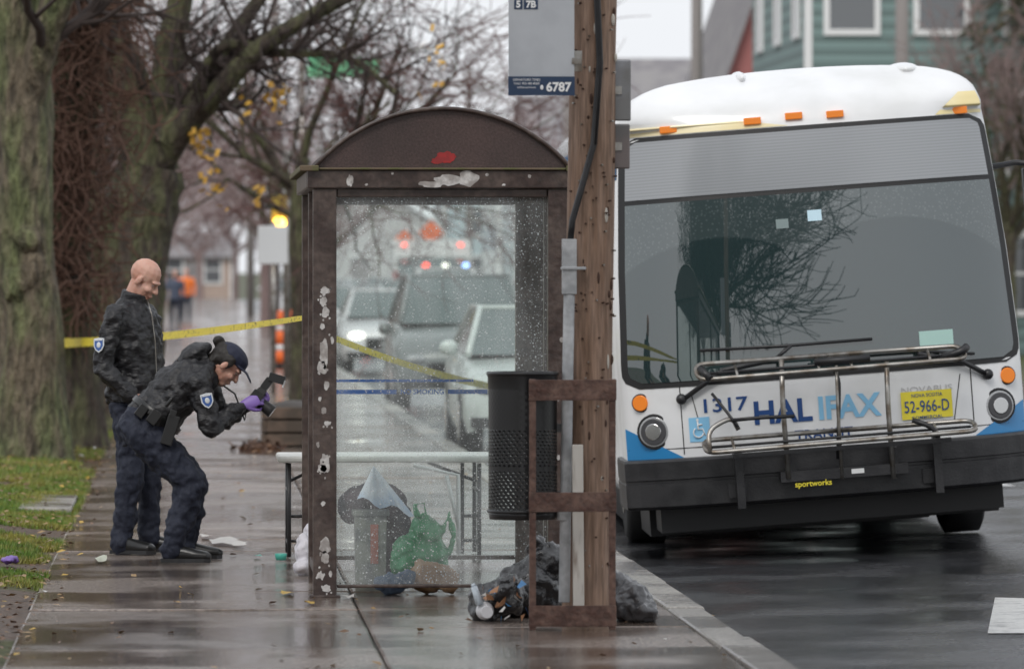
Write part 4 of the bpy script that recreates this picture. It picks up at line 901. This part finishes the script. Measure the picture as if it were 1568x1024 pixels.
def head(parent,M,skin,neck):
    b=MB()
    b.ell((-.012,0,.035),(.100,.079,.090)); b.ell((.030,0,-.035),(.062,.062,.082)); b.ell((.05,0,-.098),(.036,.040,.028)); b.ell((.0,0,-.06),(.06,.062,.06)); b.ell((.02,0,-.08),(.055,.058,.035))
    b.cap((.090,0,.0),(.108,0,-.034),.009,.014); b.ell((.078,0,.020),(.022,.054,.012)); b.ell((.060,.042,-.035),(.028,.022,.022)); b.ell((.060,-.042,-.035),(.028,.022,.022)); b.ell((.086,0,-.072),(.012,.026,.012)); b.ell((.096,.012,-.038),(.010,.008,.008)); b.ell((.096,-.012,-.038),(.010,.008,.008))
    for s in (-1,1): b.ell((-.005,s*.082,-.012),(.019,.012,.033),rot=(0,.25,0))
    b.xf(M); b.chain([M@V((-.015,0,-.03))]+[V(p) for p in neck],[.060]+[.062]*(len(neck)-1)+[.07],16)
    organic(b.build('head',skin,parent),.0055,1)
    b=MB()
    for s in (-1,1):
        b.ell((.078,s*.030,.000),(.010,.012,.004),0); b.ell((.0865,s*.030,-.001),(.003,.005,.003),1); b.tube([(.094,s*.012,.016),(.096,s*.03,.020),(.083,s*.05,.014)],.003,6,3)
    b.ell((.097,0,-.070),(.003,.016,.0025),2)
    b.xf(M); b.build('face_features',[m_eye,m_iris,m_lip,m_brow],parent)
def hand(b,M,curl=.9,thumb=.6,side=1):
    s=len(b.v)
    b.tube([(-.02,0,0),(.02,0,0),(.06,0,0),(.095,0,0)],[(.024,.018),(.036,.017),(.042,.015),(.036,.012)],12,side=(0,1,0))
    for k,(yy,Lf) in enumerate(((-.031,.062),(-.010,.076),(.011,.080),(.031,.072))):
        p=V((.088-.006*abs(k-2),yy*side*-1,0)); a=0; pts=[p.copy()]
        for j,l in enumerate((.45,.32,.23)):
            a+=curl*(.9,1,.7)[j]*(1+.08*k); p=p+V((math.cos(a),0,-math.sin(a)))*Lf*l*1.2; pts.append(p.copy())
        b.chain(pts,[.0095,.009,.0085,.0075],8)
    p=V((.02,-.030*side,-.004)); pts=[p,p+V((.028,-.022*side,-.012)),p+V((.055,-.026*side,-.024-.02*thumb)),p+V((.075,-.014*side,-.034-.03*thumb))]
    b.chain(pts,[.014,.012,.0105,.009],8)
    b.xf(M,s)
def aim(o,x,z):
    x=V(x).normalized(); z=V(z); z=(z-x*z.dot(x)).normalized(); y=z.cross(x)
    M=Matrix((x,y,z)).transposed().to_4x4(); M.translation=V(o); return M
def shoe(b,heel,d,L=.29):
    d=V((d[0],d[1],0)).normalized(); s=V((-d.y,d.x,0)); h=V(heel); up=V((0,0,1))
    b.tube([h+up*.045-d*.0,h+d*.03+up*.05,h+d*.12+up*.052,h+d*.2+up*.042,h+d*.26+up*.036,h+d*L+up*.03],[(.02,.02),(.036,.05),(.042,.05),(.048,.04),(.044,.034),(.018,.018)],14,side=s)
    b.cap(h+d*.05+up*.05,h+d*.05+up*.12,.042,.045)
def sole(b,heel,d,L=.295):
    d=V((d[0],d[1],0)).normalized(); s=V((-d.y,d.x,0)); h=V(heel)-d*.008
    out=[(0,.02),(.0,.034),(.08,.037),(.14,.036),(.2,.048),(.26,.044),(L,.02)]
    P=[h+d*a+s*w_ for a,w_ in out]+[h+d*a-s*w_ for a,w_ in out[::-1]]; n=len(P)
    b.add([p for p in P]+[p+V((0,0,.024)) for p in P],[list(range(n))[::-1],list(range(n,2*n))]+[(i,(i+1)%n,n+(i+1)%n,n+i) for i in range(n)])
def patchbadge(parent,c,nrm,up,sz=.045):
    M=aim(c,V(up).cross(V(nrm)),nrm); b=MB()
    sh_=[(-1,1.1),(0,1.25),(1,1.1),(1,-.2),(.6,-.9),(0,-1.3),(-.6,-.9),(-1,-.2)]
    b.add([(x*sz,y*sz,.0) for x,y in sh_]+[(x*sz,y*sz,.004) for x,y in sh_],[list(range(8)),list(range(8,16))]+[(i,(i+1)%8,8+(i+1)%8,8+i) for i in range(8)],1)
    b.add([(x*sz*.8,y*sz*.8,.006) for x,y in sh_],[list(range(8))],0)
    b.ell((0,0,.006),(sz*.4,sz*.5,.003),1); b.box((-sz*.7,sz*.72,.006),(sz*.7,sz*.95,.008),1)
    b.xf(M); b.build('shoulder_patch',[m_patch,m_patchw],parent)
# --- standing officer
e=empty('police_officer',(0,0,0)); ang=rad(-28); Mo=Matrix.Translation((-.335,35,0))@Matrix.Rotation(ang,4,'Z')
def W(p): return Mo@V(p)
b=MB(); M3=Mo.to_3x3(); sv=M3@V((0,1,0))
b.tube([W(p) for p in ((-.0,0,.92),(0,0,1.0),(.0,0,1.12),(-.01,0,1.26),(-.015,0,1.38),(-.02,0,1.47),(-.01,0,1.53),(.0,0,1.56))],[(.20,.16),(.205,.165),(.20,.16),(.215,.165),(.22,.155),(.185,.125),(.11,.09),(.08,.08)],24,side=sv)
Rs,Ls=(-.02,-.215,1.44),(-.02,.215,1.44)
b.chain([W(Rs),W((-.07,-.29,1.14)),W((.10,-.23,.97))],[.085,.064,.048]); b.chain([W(Ls),W((-.03,.29,1.14)),W((.14,.17,.98))],[.085,.064,.048])
b.cap(W((-.02,-.1,1.47)),W(Rs),.075,.078); b.cap(W((-.02,.1,1.47)),W(Ls),.075,.078)
organic(b.build('jacket',m_jack,e),.010,2,.045,.11,.026,.05)
b=MB(); b.tube([W((-.01,0,1.51)),W((.0,0,1.56)),W((.01,0,1.60))],[(.09,.095),(.082,.09),(.082,.09)],18,side=sv); organic(b.build('collar',m_jack,e),.008,2)
b=MB(); b.tube([W((0,0,.99)),W((0,0,.90)),W((0,0,.84))],[(.17,.13),(.18,.145),(.17,.13)],20,side=sv)
b.chain([W((0,-.085,.88)),W((.03,-.105,.50)),W((-.02,-.12,.11))],[.108,.080,.068]); b.chain([W((0,.085,.88)),W((.035,.11,.50)),W((.03,.13,.11))],[.108,.080,.068])
b.cap(W((-.02,-.12,.12)),W((-.02,-.12,.07)),.068,.074); b.cap(W((.03,.13,.12)),W((.03,.13,.07)),.068,.074)
organic(b.build('trousers',m_trou,e),.010,2,.045,.12,.026,.05)
fd=M3@V((1,-.0,0)); fd2=M3@V((1,.25,0))
b=MB(); shoe(b,W((-.08,-.13,0)),fd); shoe(b,W((-.03,.13,0)),fd2); organic(b.build('shoes',m_shoe,e),.008,2)
b=MB(); sole(b,W((-.08,-.13,.001)),fd); sole(b,W((-.03,.13,.001)),fd2); b.build('soles',m_black,e)
Mh=Matrix.Translation(W((.07,0,1.68)))@Matrix.Rotation(ang+rad(8),4,'Z')@Matrix.Rotation(rad(32),4,'Y')
head(e,Mh,m_skin,[W((.0,0,1.58)),W((-.01,0,1.50))])
b=MB(); hand(b,aim(W((.12,-.21,.955)),M3@V((.7,.8,-.3)),M3@V((.8,-.5,.3))),.6,.6,1); hand(b,aim(W((.16,.16,.965)),M3@V((.5,-.9,-.3)),M3@V((.8,.5,.3))),.6,.6,-1); organic(b.build('hands',m_skin,e),.005,1)
patchbadge(e,W((-.055,-.352,1.28)),M3@V((-.05,-1,.12)),(0,.1,1),.036)
b=MB(); b.tube([W((.145,-.03,.95)),W((.168,-.03,1.1)),W((.158,-.03,1.3)),W((.13,-.02,1.46)),W((.09,-.01,1.56))],.0035,5); b.build('jacket_zip',m_steel,e)
# --- crouching officer photographing
e=empty('police_photographer',(0,0,0)); Yp=34.0
b=MB(); sv=V((.05,1,0))
b.tube([(-.25,Yp,.80),(-.20,Yp,.87),(-.13,Yp,.955),(-.05,Yp,1.03),(.03,Yp,1.09),(.09,Yp,1.135),(.13,Yp,1.165)],[(.175,.155),(.182,.16),(.175,.15),(.19,.155),(.195,.145),(.16,.12),(.08,.08)],24,side=sv)
RS,LS=(.05,Yp-.17,1.07),(.08,Yp+.17,1.08); RE,LE=(.13,Yp-.21,.80),(.20,Yp+.2,.84); RW_,LW=(.31,Yp-.07,.925),(.36,Yp+.10,.93)
b.chain([RS,RE,RW_],[.082,.062,.044]); b.chain([LS,LE,LW],[.078,.060,.042]); b.cap((.07,Yp-.08,1.12),RS,.08,.08); b.cap((.09,Yp+.08,1.12),LS,.075,.075)
organic(b.build('jacket',m_jack,e),.010,2,.045,.10,.028,.045)
b=MB(); b.ell((.03,Yp,1.235),(.11,.11,.06),rot=(0,-.55,0)); b.tube([(.09,Yp,1.16),(.135,Yp,1.2)],[(.095,.08),(.09,.08)],16,side=sv); organic(b.build('hood',m_jack,e),.009,2,.03,.07)
b=MB(); b.tube([(-.19,Yp,.88),(-.25,Yp,.82),(-.30,Yp,.76),(-.29,Yp,.70)],[(.160,.135),(.177,.155),(.17,.15),(.13,.11)],20,side=sv)
RK_=(.01,Yp-.14,.47); LK=(.03,Yp+.14,.48); RA=(-.095,Yp-.15,.11); LA=(-.02,Yp+.22,.11)
b.chain([(-.27,Yp-.085,.775),RK_,RA],[.128,.090,.068]); b.chain([(-.27,Yp+.085,.775),LK,LA],[.122,.086,.068])
b.cap(RA,(-.10,Yp-.15,.07),.068,.074); b.cap(LA,(-.02,Yp+.22,.07),.068,.074)
organic(b.build('trousers',m_trou,e),.010,2,.05,.11,.028,.045)
b=MB(); shoe(b,(-.16,Yp-.15,0),(1,-.12)); shoe(b,(-.09,Yp+.22,0),(1,.1)); organic(b.build('shoes',m_shoe,e),.008,2)
b=MB(); sole(b,(-.16,Yp-.15,.001),(1,-.12)); sole(b,(-.09,Yp+.22,.001),(1,.1)); b.build('soles',m_black,e)
b=MB(); c=V((-.195,Yp,.875)); a1=V((0,1,0)); a2=V((-.78,0,.62)); dn=V((.62,0,.78))
K=32
ri=[[c+a1*(r_*math.cos(t))+a2*((r_-.022)*math.sin(t))+dn*h_ for t in [k*6.2832/K for k in range(K)]] for r_,h_ in ((.188,-.022),(.196,-.02),(.196,.02),(.188,.022))]
vs=[p for r_ in ri for p in r_]; b.add(vs,[(i*K+j,i*K+(j+1)%K,((i+1)%4)*K+(j+1)%K,((i+1)%4)*K+j) for i in range(4) for j in range(K)],0,True)
def bx(cx_,cy_,cz,sx_,sy,sz,r): b.box((cx_-sx_,cy_-sy,cz-sz),(cx_+sx_,cy_+sy,cz+sz),0,rot=(0,r,0))
bx(-.115,Yp-.215,.79,.035,.03,.09,.30); bx(-.10,Yp-.22,.88,.02,.025,.03,.30); bx(-.21,Yp-.205,.865,.032,.028,.042,.65); bx(-.285,Yp-.165,.90,.028,.028,.038,.65)
b.tube([(-.14,Yp-.24,.93),(-.10,Yp-.245,.98)],.012,8)
b.build('duty_belt',m_shoe,e,bevel=.008)
Mh=Matrix.Translation((.225,Yp-.01,1.175))@Matrix.Rotation(rad(-4),4,'Z')@Matrix.Rotation(rad(46),4,'Y')
head(e,Mh,m_skin,[(.15,Yp,1.17),(.10,Yp,1.13)])
b=MB(); b.ell((-.035,0,.03),(.093,.084,.088)); b.ell((-.07,0,-.03),(.05,.075,.08)); b.ell((-.0,.079,.02),(.035,.01,.05)); b.ell((-.0,-.079,.02),(.035,.01,.05)); b.ell((-.135,0,.06),(.035,.035,.035)); b.xf(Mh); organic(b.build('hair',m_hair,e),.007,1,.01,.03)
b=MB(); b.ell((-.006,0,.062),(.106,.086,.066)); b.tube([(.06,0,.042),(.12,0,.046),(.165,0,.030),(.18,0,.022)],[(.078,.007),(.074,.006),(.055,.005),(.02,.004)],16,side=(0,1,0)); b.xf(Mh); organic(b.build('cap',m_cap,e),.006,2)
mcam=mat('camera_body',(.015,.015,.016),.4); 
Mc=aim((.395,Yp+.0,.965),(.82,-.12,-.62),(.62,0,.82)); b=MB()
b.box((-.035,-.07,-.05),(.035,.07,.05)); b.box((-.03,-.03,.05),(.03,.03,.08),taper=.7); b.tube([(.035,0,0),(.07,0,0),(.10,0,0),(.125,0,0)],[.034,.036,.038,.040],20); b.tube([(.125,0,0),(.127,0,0)],[.035,.035],20,1)
b.box((-.025,-.022,.08),(.02,.022,.15)); b.box((-.02,-.035,.15),(.075,.035,.20),rot=(0,-.35,0)); b.box((.076,-.03,.152),(.082,.03,.195),2,rot=(0,-.35,0)); b.box((-.035,.04,-.05),(.05,.075,.045)); b.xf(Mc)
b.tube([(.35,Yp-.05,.96),(.33,Yp-.05,.84),(.27,Yp-.04,1.0),(.20,Yp-.06,1.05)],.006,6)
b.build('dslr_camera',[mcam,m_win,m_trim],e,bevel=.005)
b=MB(); hand(b,aim((.325,Yp-.075,.935),(.85,.1,.35),(-.1,-1,.3)),.75,.5,1); hand(b,aim((.375,Yp+.075,.925),(.8,-.35,.1),(.1,.4,-1)),.75,.5,-1); organic(b.build('gloved_hands',m_glove,e),.005,1)
patchbadge(e,(.105,Yp-.297,.965),(.1,-1,.1),(-.2,0,1),.036)
def ped(x,y,jm,tm,h=1.75):
    e=empty('pedestrian',(x,y,0)); k=h/1.8; b=MB()
    b.tube([(0,0,.85*k),(0,0,1.1*k),(0,0,1.38*k),(0,0,1.5*k)],[(.17,.12),(.16,.12),(.21,.13),(.08,.08)],14,side=(1,0,0)); b.chain([(.21,0,1.42*k),(.27,0,1.13*k),(.25,-.06,.88*k)],[.06,.05,.04]); b.chain([(-.21,0,1.42*k),(-.27,0,1.13*k),(-.25,-.06,.88*k)],[.06,.05,.04]); organic(b.build('jacket',jm,e),.02,2)
    b=MB(); b.chain([(.08,0,.88*k),(.1,-.08,.5*k),(.1,.05,.06)],[.1,.07,.05]); b.chain([(-.08,0,.88*k),(-.1,.08,.5*k),(-.1,.16,.06)],[.1,.07,.05]); b.cap((.1,.05,.05),(.1,-.1,.04),.045,.04); b.cap((-.1,.16,.05),(-.1,.02,.04),.045,.04); organic(b.build('trousers',tm,e),.02,2)
    b=MB(); b.ell((0,0,1.66*k),(.08,.1,.12)); b.cap((0,0,1.5*k),(0,0,1.6*k),.055,.055); b.ell((0,-.1,1.65*k),(.015,.02,.02)); organic(b.build('head',m_skin,e),.012,1)
ped(-.1,185,mat('orange_vest',(.9,.22,.04),.6),m_trou); ped(-.42,168,mat('grey_coat',(.08,.1,.15),.7),m_trou,1.7)
